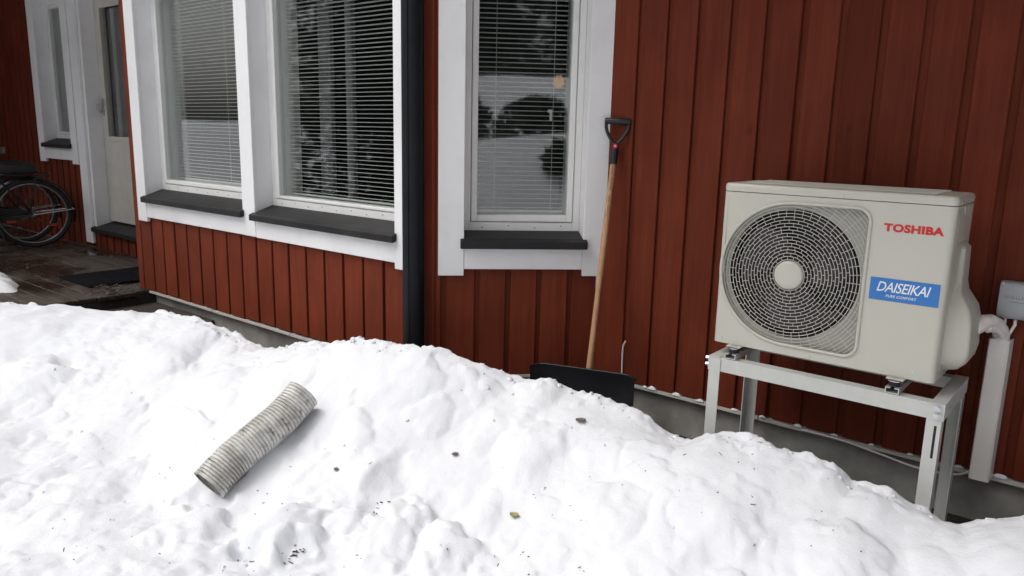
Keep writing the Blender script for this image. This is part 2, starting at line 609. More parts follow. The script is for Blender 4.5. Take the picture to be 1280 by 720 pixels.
def grid_mesh(X, Y, Z):
    n, m = X.shape
    v = np.stack([X, Y, Z], -1).reshape(-1, 3)
    idx = np.arange(n * m).reshape(n, m)
    f = np.stack([idx[:-1, :-1], idx[1:, :-1], idx[1:, 1:], idx[:-1, 1:]], -1).reshape(-1, 4)
    return v, f


def graded(stops):
    """[(start, end, step), ...] -> 1D array"""
    out = []
    for a, b, s in stops:
        n = max(1, int(round((b - a) / s)))
        out += list(np.linspace(a, b, n, endpoint=False))
    out.append(stops[-1][1])
    return np.array(out)


def np_object(name, v, f, mat, smooth=True):
    me = bpy.data.meshes.new(name)
    me.from_pydata(v.tolist(), [], f.tolist())
    me.materials.append(MAT[mat])
    if smooth:
        me.polygons.foreach_set('use_smooth', [True] * len(me.polygons))
    me.update()
    return link(name, me)


# ================================================================== SETTING
# ground: one snow-covered sheet, rising to a wooded bank behind the viewer
gx = graded([(-90, -20, 7), (-20, 20, 1.0), (20, 90, 7)])
gy = graded([(-95, -25, 7), (-25, 1, 0.8), (1, 60, 8)])
GX, GY = np.meshgrid(gx, gy, indexing='ij')


def ground_z(x, y):
    sm_ = lambda t: np.clip(t, 0, 1) ** 2 * (3 - 2 * np.clip(t, 0, 1))
    q_ = 0.78 * (x + 2.4) - 0.63 * (y + 0.3)           # distance across the yard to the right
    l_ = 0.63 * (x + 2.4) + 0.78 * (y + 0.3)
    a = 2.7 * sm_((q_ - 7.8) / 6.0) * sm_((-y - 1.0) / 3.0)
    a = np.maximum(a, 1.62 * np.exp(-((q_ - 6.6) / 0.9) ** 2 - (l_ / 2.6) ** 2))
    b = 1.6 * sm_((-y - 7.5) / 7.0)
    h = np.maximum(a, b)
    return -0.235 + h + 0.12 * fbm(x, y, 0.6, 3) * np.clip(h, 0, 1)


GZ = ground_z(GX, GY)
v, f = grid_mesh(GX, GY, GZ)
g = np_object('ground', v, f, 'snow')
tag(g, 'snow covered yard around the red house', kind='structure')

struct('soil_patch', MB().box((-5.725, -1.9, -0.26), (-4.9, -0.56, -0.10)), 'soil', 'patch of brown soil beside the plinth of the bay')
struct('gravel_strip', MB().box((-5.75, -1.2, -0.26), (6.0, 0.2, -0.222)), 'gravel', 'dark wet gravel strip along the foot of the house')

# shovelled snow bank in front of the house
sx = graded([(-12, -6.2, 0.10), (-6.2, -4.2, 0.022), (-4.2, 0.35, 0.010), (0.35, 6.0, 0.12)])
sdd = graded([(-0.55, -0.25, 0.05), (-0.25, 1.7, 0.010), (1.7, 2.4, 0.03), (2.4, 6.0, 0.15)])
SX, SD = np.meshgrid(sx, sdd, indexing='ij')
SY = np.interp(SX, CREST[:, 0], CREST[:, 1]) - SD
SZ = snow_h(SX, SY)
fade = np.clip((SD - 4.2) / 1.8, 0, 1)
SZ = SZ * (1 - fade) + (-0.26) * fade
jx = 0.004 * fbm(SX, SY + 31, 30.0, 2)
v, f = grid_mesh(SX + jx, SY, SZ)
sb = np_object('snow_bank', v, f, 'snow')
tag(sb, 'lumpy white bank of shovelled snow filling the foreground', kind='structure')

# deck in front of the entrance, board by board
deck = struct('deck', MB().box((-12.0, -1.95, -0.20), (-5.74, -0.01, -0.035)), 'gravel', 'wet brown wooden deck in front of the entrance')
for i in range(14):
    y0 = -0.015 - 0.138 * (i + 1)
    dz = random.uniform(-0.002, 0.002)
    for (a, b) in ((-12.0, -8.9 + random.uniform(-.5, .5)), (None, -5.73 + random.uniform(-.02, .02))):
        if a is None:
            a = last + 0.004
        last = b
        MB().box((a, y0 + 0.003, -0.033), (b, y0 + 0.135, -0.002 + dz)).build('plank', 'deck_wood', deck, bevel=0.003, seg=1)

# ================================================================== HOUSE
HB = (-4.0, 0.0, -0.235)
house = thing('house', 'red board clad house with white trimmed windows, bay and grey plinth', 'house', HB)
BAY_Y = -0.598
KX = -2.12                                   # inner corner between main wall and the slanted bay side
q = math.sqrt(0.5)
F_MAIN = face((0, 0, 0), (1, 0, 0), (0, -1, 0))
F_BAY = face((0, BAY_Y, 0), (1, 0, 0), (0, -1, 0))
F_SLIM = face((KX, 0, 0), (q, q, 0), (q, -q, 0))
BL = -5.905
F_HID = face((BL, BAY_Y, 0), (q, -q, 0), (-q, -q, 0))
LEN = -BAY_Y / q
TOP = 2.66


def wall(F, u0, u1, openings, grooves, gap, zb=0.0, seed=0, paint='red_paint'):
    """backing sheet with openings as the wall part; each cladding board a sub-part"""
    rnd = random.Random(seed)
    b = MB(F)
    wide = [(o[0] - 0.0215, o[1] + 0.0215, o[2], o[3] + 0.0215) for o in openings]
    us = sorted({u0, u1, *[o[0] for o in wide], *[o[1] for o in wide]})
    for a, c in zip(us[:-1], us[1:]):
        op = [o for o in wide if o[0] <= a + 1e-6 and o[1] >= c - 1e-6]
        if op:
            z0, z1 = op[0][2], op[0][3]
            if z0 > zb:
                b.box((a, -0.075, zb), (c, -0.015, z0))
            b.box((a, -0.075, z1), (c, -0.015, TOP))
        else:
            b.box((a, -0.075, zb), (c, -0.015, TOP))
    w_ = b.build('wall', 'red_backing', house)
    edges = [u0] + list(grooves) + [u1]
    for i, (a, c) in enumerate(zip(edges[:-1], edges[1:])):
        ga = gap / 2 if i else 0.002
        gc = gap / 2 if i < len(edges) - 2 else 0.002
        aa, cc = a + ga + rnd.uniform(-.002, .002), c - gc + rnd.uniform(-.002, .002)
        if cc - aa < 0.012:
            continue
        pr = rnd.uniform(-0.0025, 0.0015)
        zz = zb + rnd.uniform(-0.006, 0.004)
        spans = [(aa, cc, zz, TOP - 0.01)]
        for o in openings:
            if cc > o[0] - 0.022 and aa < o[1] + 0.022:
                spans = ([(aa, cc, zz, o[2])] if o[2] > zb + 0.03 else []) + [(aa, cc, o[3] + 0.021, TOP - 0.01)]
                if o[0] - 0.022 - aa > 0.012:
                    spans.append((aa, o[0] - 0.022, o[2] + 0.001, o[3] + 0.02))
                if cc - o[1] - 0.022 > 0.012:
                    spans.append((o[1] + 0.022, cc, o[2] + 0.001, o[3] + 0.02))
        for sa_, sc2, s0, s1 in spans:
            MB(F).box((sa_, -0.0235, s0), (sc2, pr, s1)).build('board', paint, w_, bevel=0.003, seg=1)
    return w_


# openings u0,u1,z0,z1
OP_B1 = (-5.637, -4.360, 0.64, 2.17)
OP_B2 = (-4.225, -2.955, 0.64, 2.17)
OP_S = (-0.682, -0.083, 0.64, 2.17)
OP_FW = (-9.09, -8.42, 0.93, 2.45)
OP_D = (-8.085, -7.10, 0.17, 2.45)
mg = [-1.937 + 0.1525 * i for i in range(22)]
wall(F_MAIN, KX + 0.002, 2.0, [], [g_ for g_ in mg if g_ < 1.95], 0.030, seed=1, paint='red_paint_shaded')
bgv = [-5.815 + 0.1715 * i for i in range(18)]
wall(F_BAY, BL, -2.70, [OP_B1, OP_B2], bgv, 0.020, seed=2)
wall(F_SLIM, -LEN + 0.02, -0.001, [OP_S], [-0.784, -0.611, -0.455, -0.297, -0.140], 0.026, seed=3)
wall(F_HID, -LEN, -0.02, [], [-0.70, -0.55, -0.40, -0.25, -0.10], 0.026, seed=4)
lg = [-12.4 + 0.152 * i for i in range(42)]
wall(F_MAIN, -12.5, -6.0, [OP_FW, OP_D], [g_ for g_ in lg if g_ < -6.05], 0.030, seed=5, paint='red_paint_shaded')
# corner boards of the bay
MB(F_SLIM).box((-LEN + 0.001, -0.02, 0.0), (-LEN + 0.019, 0.003, TOP)).build('corner_board', 'red_paint', house, bevel=0.003)

# plinth and flashing
pl = MB()
pl.prism([(KX - 0.02, 0.06), (BAY_Y + KX + 0.02, BAY_Y + 0.045), (-5.735, BAY_Y + 0.045), (-5.735, 0.9), (2.0, 0.9), (2.0, 0.045), (KX - 0.02, 0.045)], 2, -0.6, -0.020)
pl.box((-12.5, 0.05, -0.6), (-5.8, 0.9, -0.03))
pl.build('plinth', 'concrete', house)
for F, a, b_ in ((F_MAIN, KX + 0.005, 2.0), (F_BAY, BL + 0.17, -2.715), (F_SLIM, -LEN + 0.004, -0.002)):
    m_ = MB(F)
    u = a
    while u < b_:                               # a strip in lengths, each a little out of line
        e = min(b_, u + 0.9)
        dz = random.uniform(-0.003, 0.003)
        m_.box((u, -0.05, -0.021 + dz), (e - 0.006, 0.004 + random.uniform(0, .004), -0.007 + dz))
        u = e
    m_.build('flashing', 'flashing', house)

# roof overhang, unseen above the picture; depth stepped to darken entrance and right wall
rf = MB()
rf.box((-12.6, -0.80, 2.66), (2.4, 3.0, 2.70))
rf.box((-12.6, -1.9, 2.66), (-6.5, -0.80, 2.70))
rf.box((-1.9, -1.85, 2.66), (2.4, -0.80, 2.70))
soff = rf.build('soffit', 'soffit', house)
r2 = MB()
r2.prism([(-0.82, 2.71), (3.0, 4.3), (3.0, 4.36), (-0.86, 2.80)], 0, -6.195, -1.95)
r2.prism([(-1.87, 2.71), (3.0, 4.3), (3.0, 4.36), (-1.91, 2.80)], 0, -1.945, 2.5)
r2.prism([(-1.95, 2.71), (3.0, 4.25), (3.0, 4.36), (-1.98, 2.80)], 0, -12.7, -6.4)
r2.build('roof', 'roof_tile', house)


MB().box((-10.75, -1.8, 0.0), (-10.65, -0.03, 2.65)).build('shade_wall', 'red_paint', house)  # unseen end wall, added to keep side light off the entrance


# ---------------------------------------------------------------- windows
def window(F, o, leg_l, leg_r, zfoot, zap, zsill_f, zsill_b, zglass, lip=0.018, label=None, slats=True, cords=(0.2, 0.8), depth=0.10, pitch=0.0235, mull=False, slat_mesh=None, room=True, frame_w=0.042, sash_w=0.036):
    u0, u1, z0, z1 = o
    fr = MB(F)
    d0 = -depth
    fw_ = frame_w
    fr.box((u0, d0 - 0.06, zsill_b - 0.02), (u0 + fw_, d0, z1)).box((u1 - fw_, d0 - 0.06, zsill_b - 0.02), (u1, d0, z1))
    fr.box((u0 + fw_, d0 - 0.06, zsill_b - 0.02), (u1 - fw_, d0 - 0.001, zsill_b + 0.042)).box((u0 + fw_, d0 - 0.06, z1 - 0.05), (u1 - fw_, d0 - 0.001, z1))
    win = fr.build('window', 'white_frame', house, bevel=0.003, seg=1)
    if label:
        win['label'] = label
    # reveal boards from trim to frame
    rv = MB(F)
    rv.box((u0 - 0.02, d0 - 0.07, zsill_b - 0.05), (u0 - 0.0005, 0.0035, z1 + 0.02))
    rv.box((u1 + 0.0005, d0 - 0.07, zsill_b - 0.05), (u1 + 0.02, 0.0035, z1 + 0.02))
    rv.box((u0, d0 - 0.07, z1 + 0.0005), (u1, 0.0035, z1 + 0.02))
    rv.build('reveal', 'white_paint', win)
    # trim boards
    T0, T1 = 0.004, 0.028
    if leg_l is not None:
        MB(F).box((leg_l, T0, zfoot), (u0, T1, z1 + 0.14)).build('trim_board', 'white_paint', win, bevel=0.002, seg=1)
    MB(F).box((u1, T0, zfoot if not mull else zap + 0.002), (leg_r, T1, z1 + 0.14)).build('trim_board', 'white_paint', win, bevel=0.002, seg=1)
    MB(F).box((u0 + 0.001, T0, zap), (u1 - 0.001 + (mull and (leg_r - u1)), T1 - 0.003, zsill_f - 0.025) if not mull else (u1 - 0.001, T1 - 0.003, zsill_f - 0.025)).build('apron_board', 'white_paint', win, bevel=0.002, seg=1)
    MB(F).box((u0 + 0.001, T0, z1), (u1 - 0.001, T1 - 0.003, z1 + 0.14)).build('trim_board', 'white_paint', win, bevel=0.002, seg=1)
    # metal sill: sloping top with a folded lip
    s = MB(F)
    s.prism([(d0 + 0.001, zsill_b), (0.029, zsill_f + 0.012), (0.029, zsill_f - 0.02), (d0 + 0.001, zsill_b - 0.05)], 0, u0 + 0.0006, u1 - 0.0006)
    s.prism([(0.0295, zsill_f + 0.0118), (0.060, zsill_f), (0.060, zsill_f - 0.036), (0.052, zsill_f - 0.036), (0.0295, zsill_f - 0.03)], 0, u0 - lip, u1 + lip)
    s.build('sill', 'sill_metal', win, bevel=0.002, seg=1)
    # sash
    sw = sash_w
    a0, a1 = u0 + fw_ + 0.003, u1 - fw_ - 0.003
    b0, b1 = zsill_b + 0.045, z1 - 0.053
    sa = MB(F)
    for (x0, x1, y0, y1) in ((a0, a0 + sw, b0, b1), (a1 - sw, a1, b0, b1), (a0 + sw, a1 - sw, b0, zglass), (a0 + sw, a1 - sw, b1 - sw, b1)):
        sa.box((x0, d0 - 0.05, y0), (x1, d0 + 0.004, y1))
    sa.build('sash', 'white_frame', win, bevel=0.004, seg=2)
    g0, g1, h0, h1 = a0 + sw, a1 - sw, zglass, b1 - sw
    MB(F).box((g0 - 0.004, d0 - 0.030, h0 - 0.004), (g1 + 0.004, d0 - 0.026, h1 + 0.004)).build('pane', 'glass', win)
    # inner sash lining
    il = MB(F)
    il.box((g0 - 0.02, d0 - 0.17, h0 - 0.02), (g0 - 0.001, d0 - 0.051, h1 + 0.02)).box((g1 + 0.001, d0 - 0.17, h0 - 0.02), (g1 + 0.02, d0 - 0.051, h1 + 0.02))
    il.box((g0 - 0.001, d0 - 0.17, h0 - 0.02), (g1 + 0.001, d0 - 0.051, h0 - 0.001))
    il.build('inner_frame', 'white_frame', win)
    # drain holes in the bottom rail
    dh = MB(F)
    nh = int((u1 - u0) / 0.14)
    for i in range(nh):
        uu = u0 + fw_ + 0.06 + (u1 - u0 - 2 * fw_ - 0.12) * i / max(1, nh - 1)
        zz = zsill_b + (0.024 if i % 2 else 0.014)
        dh.box((uu - 0.004, d0 - 0.003, zz - 0.002), (uu + 0.004, d0 + 0.0002, zz + 0.002))
    hh = dh.build('drain_hole', 'rubber', win)
    hh['kind'] = 'stuff'
    if slats:
        # venetian blind: one slat mesh shared by all slats of this window
        sm = MB(F)
        yb = d0 - 0.095
        prof = [(-0.0125, -0.0013), (-0.006, 0.0004), (0.0, 0.0009), (0.006, 0.0004), (0.0125, -0.0013)]
        tl = R(3)
        pr = [(yb + a * math.cos(tl) - b * math.sin(tl), a * math.sin(tl) + b * math.cos(tl)) for a, b in prof]
        pr += [(a, b - 0.0008) for a, b in pr[::-1]]
        sm.prism(pr, 0, g0 + 0.006, g1 - 0.006)
        first = sm.build('slat', 'slat', win)
        z = h0 + 0.03
        first.location = (0, 0, z)
        k = 1
        while z + pitch < h1:
            z += pitch
            c = first.copy()
            COL.objects.link(c)
            c.location = (0, 0, z + random.uniform(-.0006, .0006))
            c.rotation_euler = (0, 0, 0)
            k += 1
        MB(F).box((g0 + 0.006, yb - 0.011, h0 + 0.006), (g1 - 0.006, yb + 0.011, h0 + 0.016)).build('bottom_rail', 'slat', win, bevel=0.002, seg=1)
        for cx in cords:
            uu = g0 + (g1 - g0) * cx
            MB(F).tube([(uu, yb + 0.014, h0 + 0.01), (uu, yb + 0.014, h1)], 0.0014, 5).build('ladder_cord', 'cord', win)
    # dark room behind
    if room:
        rm = MB(F)
        p0, p1, zq0, zq1 = u0 - 0.25, u1 + 0.25, 0.2, 2.5
        dd = d0 - 1.6
        n = len(rm.v)
        rm.add([(u0 - 0.03, d0 - 0.18, zsill_b - 0.1), (u1 + 0.03, d0 - 0.18, zsill_b - 0.1), (u1 + 0.03, d0 - 0.18, z1 + 0.05), (u0 - 0.03, d0 - 0.18, z1 + 0.05),
                (p0 + .2, dd, zq0), (p1 - .2, dd, zq0), (p1 - .2, dd, zq1), (p0 + .2, dd, zq1)],
               [(0, 1, 5, 4), (1, 2, 6, 5), (2, 3, 7, 6), (3, 0, 4, 7), (4, 5, 6, 7)])
        rm.build('room', 'dark_room', win)
    return win, (g0, g1, h0, h1, d0)


w1, gi1 = window(F_BAY, OP_B1, -5.773, OP_B1[1] + 0.135, 0.528, 0.560, 0.708, 0.762, 0.836, mull=True, cords=(0.16, 0.66), label='left pane window of the bay with half open blind')
w2, gi2 = window(F_BAY, OP_B2, None, -2.815, 0.525, 0.556, 0.700, 0.752, 0.815, cords=(0.10, 0.52), label='right pane window of the bay beside the downpipe')
# apron piece under the mullion
MB(F_BAY).box((OP_B1[1], 0.004, 0.559), (OP_B2[0], 0.0245, 0.5615)).build('apron_joint', 'white_paint', w1)
w3, gi3 = window(F_SLIM, OP_S, -0.810, 0.030, 0.523, 0.556, 0.699, 0.737, 0.817, cords=(0.20, 0.84), frame_w=0.036, sash_w=0.030, label='narrow window on the slanted side of the bay')
w4, gi4 = window(F_MAIN, OP_FW, -9.25, -8.275, 0.815, 0.85, 1.005, 1.06, 1.13, slats=False, label='far window beside the entrance door')


# curtains inside the right bay window
def curtain(F, u0, u1, n0, z0, z1, parent):
    m_ = MB(F)
    k = 24
    vs = []
    for i in range(k + 1):
        u = u0 + (u1 - u0) * i / k
        nn = n0 + 0.02 * math.sin(i * 1.35)
        vs += [(u, nn, z0), (u, nn, z1)]
    m_.add(vs, [(2 * i, 2 * i + 2, 2 * i + 3, 2 * i + 1) for i in range(k)])
    return m_.build('curtain', 'curtain', parent, smooth=True)


curtain(F_BAY, -4.10, -3.98, -0.40, 0.6, 2.2, w2)
curtain(F_BAY, -3.86, -3.80, -0.42, 0.6, 2.2, w2)
curtain(F_BAY, -5.60, -4.40, -0.75, 0.55, 2.2, w1)

# window latch in the narrow window
MB(F_SLIM).box((-0.245, gi3[4] - 0.070, 1.292), (-0.233, gi3[4] - 0.058, 1.340)).box((-0.255, gi3[4] - 0.070, 1.333), (-0.232, gi3[4] - 0.058, 1.348)).build('latch', 'white_frame', w3, bevel=0.002)

# ---------------------------------------------------------------- entrance door
du0, du1 = OP_D[0], OP_D[1]
DN = -0.13
dleaf = MB(F_MAIN)
gx0, gx1, gz0, gz1 = -7.90, -7.32, 1.09, 2.30
for (a, b, c, d_) in ((du0 + 0.06, gx0, 0.27, 2.40), (gx1, du1 - 0.06, 0.27, 2.40), (gx0, gx1, 0.27, gz0), (gx0, gx1, gz1, 2.40)):
    dleaf.box((a, DN - 0.05, c), (b, DN, d_))
door = dleaf.build('door', 'cream_door', house)
door['label'] = 'cream entrance door with tall glass'
gb = MB(F_MAIN)
for (a, b, c, d_) in ((gx0 - .03, gx0 + .012, gz0 - .03, gz1 + .03), (gx1 - .012, gx1 + .03, gz0 - .03, gz1 + .03), (gx0 + .012, gx1 - .012, gz0 - .03, gz0 + .012), (gx0 + .012, gx1 - .012, gz1 - .012, gz1 + .03)):
    gb.box((a, DN + 0.0005, c), (b, DN + 0.012, d_))
gb.build('glazing_bead', 'cream_door', door)
MB(F_MAIN).box((gx0, DN - 0.03, gz0), (gx1, DN - 0.026, gz1)).build('pane', 'glass', door)
curtain(F_MAIN, gx0 + 0.02, gx0 + 0.30, DN - 0.10, gz0, gz1, door)
rm = MB(F_MAIN)
rm.add([(du0, DN - .06, .2), (du1, DN - .06, .2), (du1, DN - .06, 2.45), (du0, DN - .06, 2.45), (du0, -1.8, .2), (du1, -1.8, .2), (du1, -1.8, 2.45), (du0, -1.8, 2.45)],
       [(0, 1, 5, 4), (1, 2, 6, 5), (2, 3, 7, 6), (3, 0, 4, 7), (4, 5, 6, 7)])
rm.build('room', 'dark_room', door)
hd = MB(F_MAIN)
hd.box((-8.005, DN, 1.30), (-7.965, DN + 0.012, 1.46))
hd.tube([(-7.985, DN + 0.01, 1.40), (-7.985, DN + 0.055, 1.40), (-7.965, DN + 0.06, 1.40), (-7.865, DN + 0.06, 1.395)], 0.010, 8)
hd.cyl((-7.985, DN + 0.01, 1.335), (-7.985, DN + 0.03, 1.335), 0.014, 12)
hd.build('handle', 'zinc', door, smooth=True, auto=40)
df = MB(F_MAIN)
df.box((du0, DN - 0.06, 0.2), (du0 + 0.055, 0.0035, 2.45)).box((du1 - 0.055, DN - 0.06, 0.2), (du1, 0.0035, 2.45)).box((du0 + .055, DN - .06, 2.405), (du1 - .055, 0.0035, 2.45))
df.build('door_frame', 'white_paint', house)
MB(F_MAIN).box((-8.25, 0.004, 0.045), (du0, 0.028, 2.6)).build('door_trim', 'white_paint', house, bevel=0.002)
MB(F_MAIN).box((du1, 0.004, 0.045), (-6.95, 0.028, 2.6)).build('door_trim', 'white_paint', house, bevel=0.002)
th = MB(F_MAIN)
th.prism([(DN - 0.05, 0.262), (0.045, 0.205), (0.045, 0.165), (0.004, 0.165), (DN - 0.05, 0.20)], 0, du0 + 0.001, du1 - 0.001)
th.build('threshold', 'sill_metal', house, bevel=0.002)

# ---------------------------------------------------------------- downpipe
PX, PY = -2.765, -0.672
dp = MB().tube([(PX, PY, -0.25), (PX, PY, 2.6)], 0.054, 24).build('downpipe', 'black_metal', house, smooth=True, auto=40)
MB().tube([(PX + 0.0555 * math.cos(R(-70)), PY + 0.0555 * math.sin(R(-70)), -0.25), (PX + 0.0555 * math.cos(R(-70)), PY + 0.0555 * math.sin(R(-70)), 2.6)], 0.0025, 6).build('seam', 'black_metal', dp)
for zz in (2.2, 0.10):
    bk = MB().tube([(PX, PY, zz), (PX, PY, zz + 0.025)], 0.058, 24)
    bk.box((PX - 0.012, PY + 0.04, zz + 0.004), (PX + 0.012, BAY_Y + 0.003, zz + 0.02))
    bk.build('pipe_bracket', 'black_metal', dp, smooth=True, auto=40)

# ================================================================== HEAT PUMP
HX, HY, HZ = -0.865, -0.450, 0.431
hp = thing('heat_pump', 'cream outdoor heat pump unit with round fan grille on grey stand', 'heat pump', (HX, HY, HZ))
F_HP = face((HX, HY, HZ), (1, 0, 0), (0, 1, 0))      # local y runs from the front (0) to the back (0.30)
W2, HH, DP = 0.40, 0.630, 0.30
CR = 0.022
# fan opening: a circle joined to a square on its right side
CXF, CZF, RF = -0.121, 0.3045, 0.2645
GXR = 0.140


def opening(grow=0.0, n=64, dx=0.0):
    Rr = RF + grow
    xr = GXR + grow
    rc = 0.045 + grow
    pts = []
    for i in range(n + 1):                         # left half circle, bottom to top through the left
        a = -math.pi / 2 - math.pi * i / n
        pts.append((CXF + Rr * math.cos(a), CZF + Rr * math.sin(a)))
    for i in range(9):
        a = math.pi / 2 - (math.pi / 2) * i / 8
        pts.append((xr - rc + rc * math.cos(a), CZF + Rr - rc + rc * math.sin(a)))
    for i in range(9):
        a = 0 - (math.pi / 2) * i / 8
        pts.append((xr - rc + rc * math.cos(a), CZF - Rr + rc + rc * math.sin(a)))
    return pts


ZT = 0.597
bm = bmesh.new()
prof = []
for (cx, cy, a0) in ((W2 - CR, CR, -90), (W2 - CR, DP - CR, 0), (-W2 + CR, DP - CR, 90), (-W2 + CR, CR, 180)):
    for i in range(7):
        a = R(a0 + 90 * i / 6)
        prof.append((cx + CR * math.cos(a), cy + CR * math.sin(a)))
lo = [bm.verts.new((x, y, 0.0)) for x, y in prof]
hi = [bm.verts.new((x, y, ZT)) for x, y in prof]
m = len(prof)
for i in range(m - 1):                           # every side but the front, which gets the hole
    bm.faces.new((lo[i], lo[i + 1], hi[i + 1], hi[i]))
bm.faces.new(lo[::-1])
bm.faces.new(hi)
inner = [bm.verts.new((x, 0.0, z)) for x, z in opening()]
outer = [lo[-1], lo[0], hi[0], hi[-1]]
edges = []
for a, b in zip(outer, outer[1:] + outer[:1]):
    e = bm.edges.get((a, b)) or bm.edges.new((a, b))
    edges.append(e)
for a, b in zip(inner, inner[1:] + inner[:1]):
    edges.append(bm.edges.new((a, b)))
bmesh.ops.triangle_fill(bm, edges=edges, use_beauty=True, normal=(0, -1, 0))
inn2 = [bm.verts.new((x, 0.014, z)) for x, z in opening()]
k = len(inner)
for i in range(k):
    bm.faces.new((inner[i], inner[(i + 1) % k], inn2[(i + 1) % k], inn2[i]))
for v_ in bm.verts:
    v_.co = F_HP(v_.co)
bmesh.ops.recalc_face_normals(bm, faces=bm.faces)
me = bpy.data.meshes.new('casing')
bm.to_mesh(me)
bm.free()
me.materials.append(MAT['unit_paint'])
me.polygons.foreach_set('use_smooth', [True] * len(me.polygons))
me.set_sharp_from_angle(angle=R(25))
casing = link('casing', me, hp)

# lid
bm = bmesh.new()
prof2 = []
G = 0.004
for (cx, cy, a0) in ((W2 - CR, CR, -90), (W2 - CR, DP - CR, 0), (-W2 + CR, DP - CR, 90), (-W2 + CR, CR, 180)):
    for i in range(7):
        a = R(a0 + 90 * i / 6)
        prof2.append((cx, cy, math.cos(a), math.sin(a)))
rings = []
for z, ins in ((ZT + 0.0025, 0.0), (HH - 0.014, -0.0015), (HH - 0.006, 0.001), (HH - 0.001, 0.006), (HH, 0.014)):
    rings.append([bm.verts.new(F_HP((cx + (CR - ins) * c, cy + (CR - ins) * s, z))) for cx, cy, c, s in prof2])
for a, b in zip(rings[:-1], rings[1:]):
    for i in range(len(a)):
        j = (i + 1) % len(a)
        bm.faces.new((a[i], a[j], b[j], b[i]))
bm.faces.new(rings[-1])
me = bpy.data.meshes.new('lid')
bm.to_mesh(me)
bm.free()
me.materials.append(MAT['unit_paint'])
me.polygons.foreach_set('use_smooth', [True] * len(me.polygons))
me.set_sharp_from_angle(angle=R(35))
lid = link('lid', me, hp)
for i in range(6):
    yy = 0.045 + i * 0.042
    MB(F_HP).box((-0.33, yy, HH - 0.001), (0.33, yy + 0.016, HH + 0.005)).build('rib', 'unit_paint', lid, bevel=0.002, seg=1)

# fan cavity, bell mouth, fan
cav = MB(F_HP)
n = 48
vs, fs = [], []
for r_, yy in ((0.243, 0.030), (0.236, 0.05), (0.236, 0.14)):
    vs += [(CXF + r_ * math.cos(2 * math.pi * i / n), yy, CZF + r_ * math.sin(2 * math.pi * i / n)) for i in range(n)]
for k in range(2):
    fs += [(k * n + i, (k + 1) * n + i, (k + 1) * n + (i + 1) % n, k * n + (i + 1) % n) for i in range(n)]
fs.append(tuple(2 * n + i for i in range(n)))
cav.add(vs, fs)
cav.build('fan_cavity', 'unit_dark', hp, smooth=True, auto=40)
bm = bmesh.new()
c1 = [bm.verts.new(F_HP((x, 0.028, z))) for x, z in opening(0.004)]
c2 = [bm.verts.new(F_HP((CXF + 0.243 * math.cos(2 * math.pi * i / 48), 0.0285, CZF + 0.243 * math.sin(2 * math.pi * i / 48)))) for i in range(48)]
ed = [bm.edges.new((a, b)) for l in (c1, c2) for a, b in zip(l, l[1:] + l[:1])]
bmesh.ops.triangle_fill(bm, edges=ed, use_beauty=True, normal=(0, -1, 0))
me = bpy.data.meshes.new('bell_mouth')
bm.to_mesh(me)
bm.free()
me.materials.append(MAT['unit_grey'])
link('bell_mouth', me, hp)
fan = MB(F_HP).cyl((CXF, 0.050, CZF), (CXF, 0.12, CZF), 0.060, 24).build('fan', 'fan_blade', hp, smooth=True, auto=40)
for b_ in range(3):
    bl = MB(F_HP)
    vs = []
    for i in range(9):
        r_ = 0.05 + 0.175 * i / 8
        for j in range(7):
            t_ = j / 6
            a = R(120 * b_ + 20) + (t_ - 0.5) * R(88 - 18 * i / 8) + 0.5 * (i / 8) ** 2
            vs.append((CXF + r_ * math.cos(a), 0.055 + 0.055 * t_, CZF + r_ * math.sin(a)))
    bl.add(vs, [(i * 7 + j, i * 7 + j + 1, (i + 1) * 7 + j + 1, (i + 1) * 7 + j) for i in range(8) for j in range(6)])
    bl.build('blade', 'fan_blade', fan, smooth=True)

# wire grille
rim_pts = [(x, -0.001, z) for x, z in opening(0.002)]
gr = MB(F_HP).tube(rim_pts, 0.0065, 8, closed=True).build('fan_grille', 'unit_paint', hp, smooth=True)


def inside(x, z):
    if x <= CXF:
        return (x - CXF) ** 2 + (z - CZF) ** 2 < RF ** 2
    return x < GXR and abs(z - CZF) < RF


radii = []
r_ = 0.058
while r_ < 0.372:
    radii.append(r_)
    r_ += 0.0122
for r_ in radii:
    runs, cur = [], []
    nn = 160
    for i in range(nn + 1):
        a = math.pi + 2 * math.pi * i / nn
        x, z = CXF + r_ * math.cos(a), CZF + r_ * math.sin(a)
        if inside(x, z):
            cur.append((x, -0.003, z))
        else:
            if len(cur) > 2:
                runs.append(cur)
            cur = []
    if len(cur) > 2:
        runs.append(cur)
    if not runs:
        continue
    for c_ in runs:
        MB(F_HP).tube(c_, 0.0014, 5).build('grille_ring', 'unit_paint', gr, smooth=True)
sp = MB(F_HP)
for i, (a_, b_) in enumerate(zip(radii[:-1], radii[1:])):
    cnt = 18 if a_ < 0.09 else (24 if a_ < 0.16 else 36)
    if a_ > 0.215:
        cnt = 48
    off = (i % 2) * 0.5 if a_ < 0.215 else 0.0
    for k in range(cnt):
        a = 2 * math.pi * (k + off) / cnt
        p, p2 = ((CXF + t_ * math.cos(a), 0.0, CZF + t_ * math.sin(a)) for t_ in (a_, b_))
        if inside(p[0], p[2]) and inside(p2[0], p2[2]):
            sp.tube([p, p2], 0.0013, 4, caps=False)
so_ = sp.build('grille_bars', 'unit_paint', gr)
so_['kind'] = 'stuff'
hub = MB(F_HP)
n = 40
vs = [(CXF, -0.012, CZF)]
for r_, yy in ((0.03, -0.0115), (0.047, -0.010), (0.0535, -0.006), (0.0535, 0.004)):
    vs += [(CXF + r_ * math.cos(2 * math.pi * i / n), yy, CZF + r_ * math.sin(2 * math.pi * i / n)) for i in range(n)]
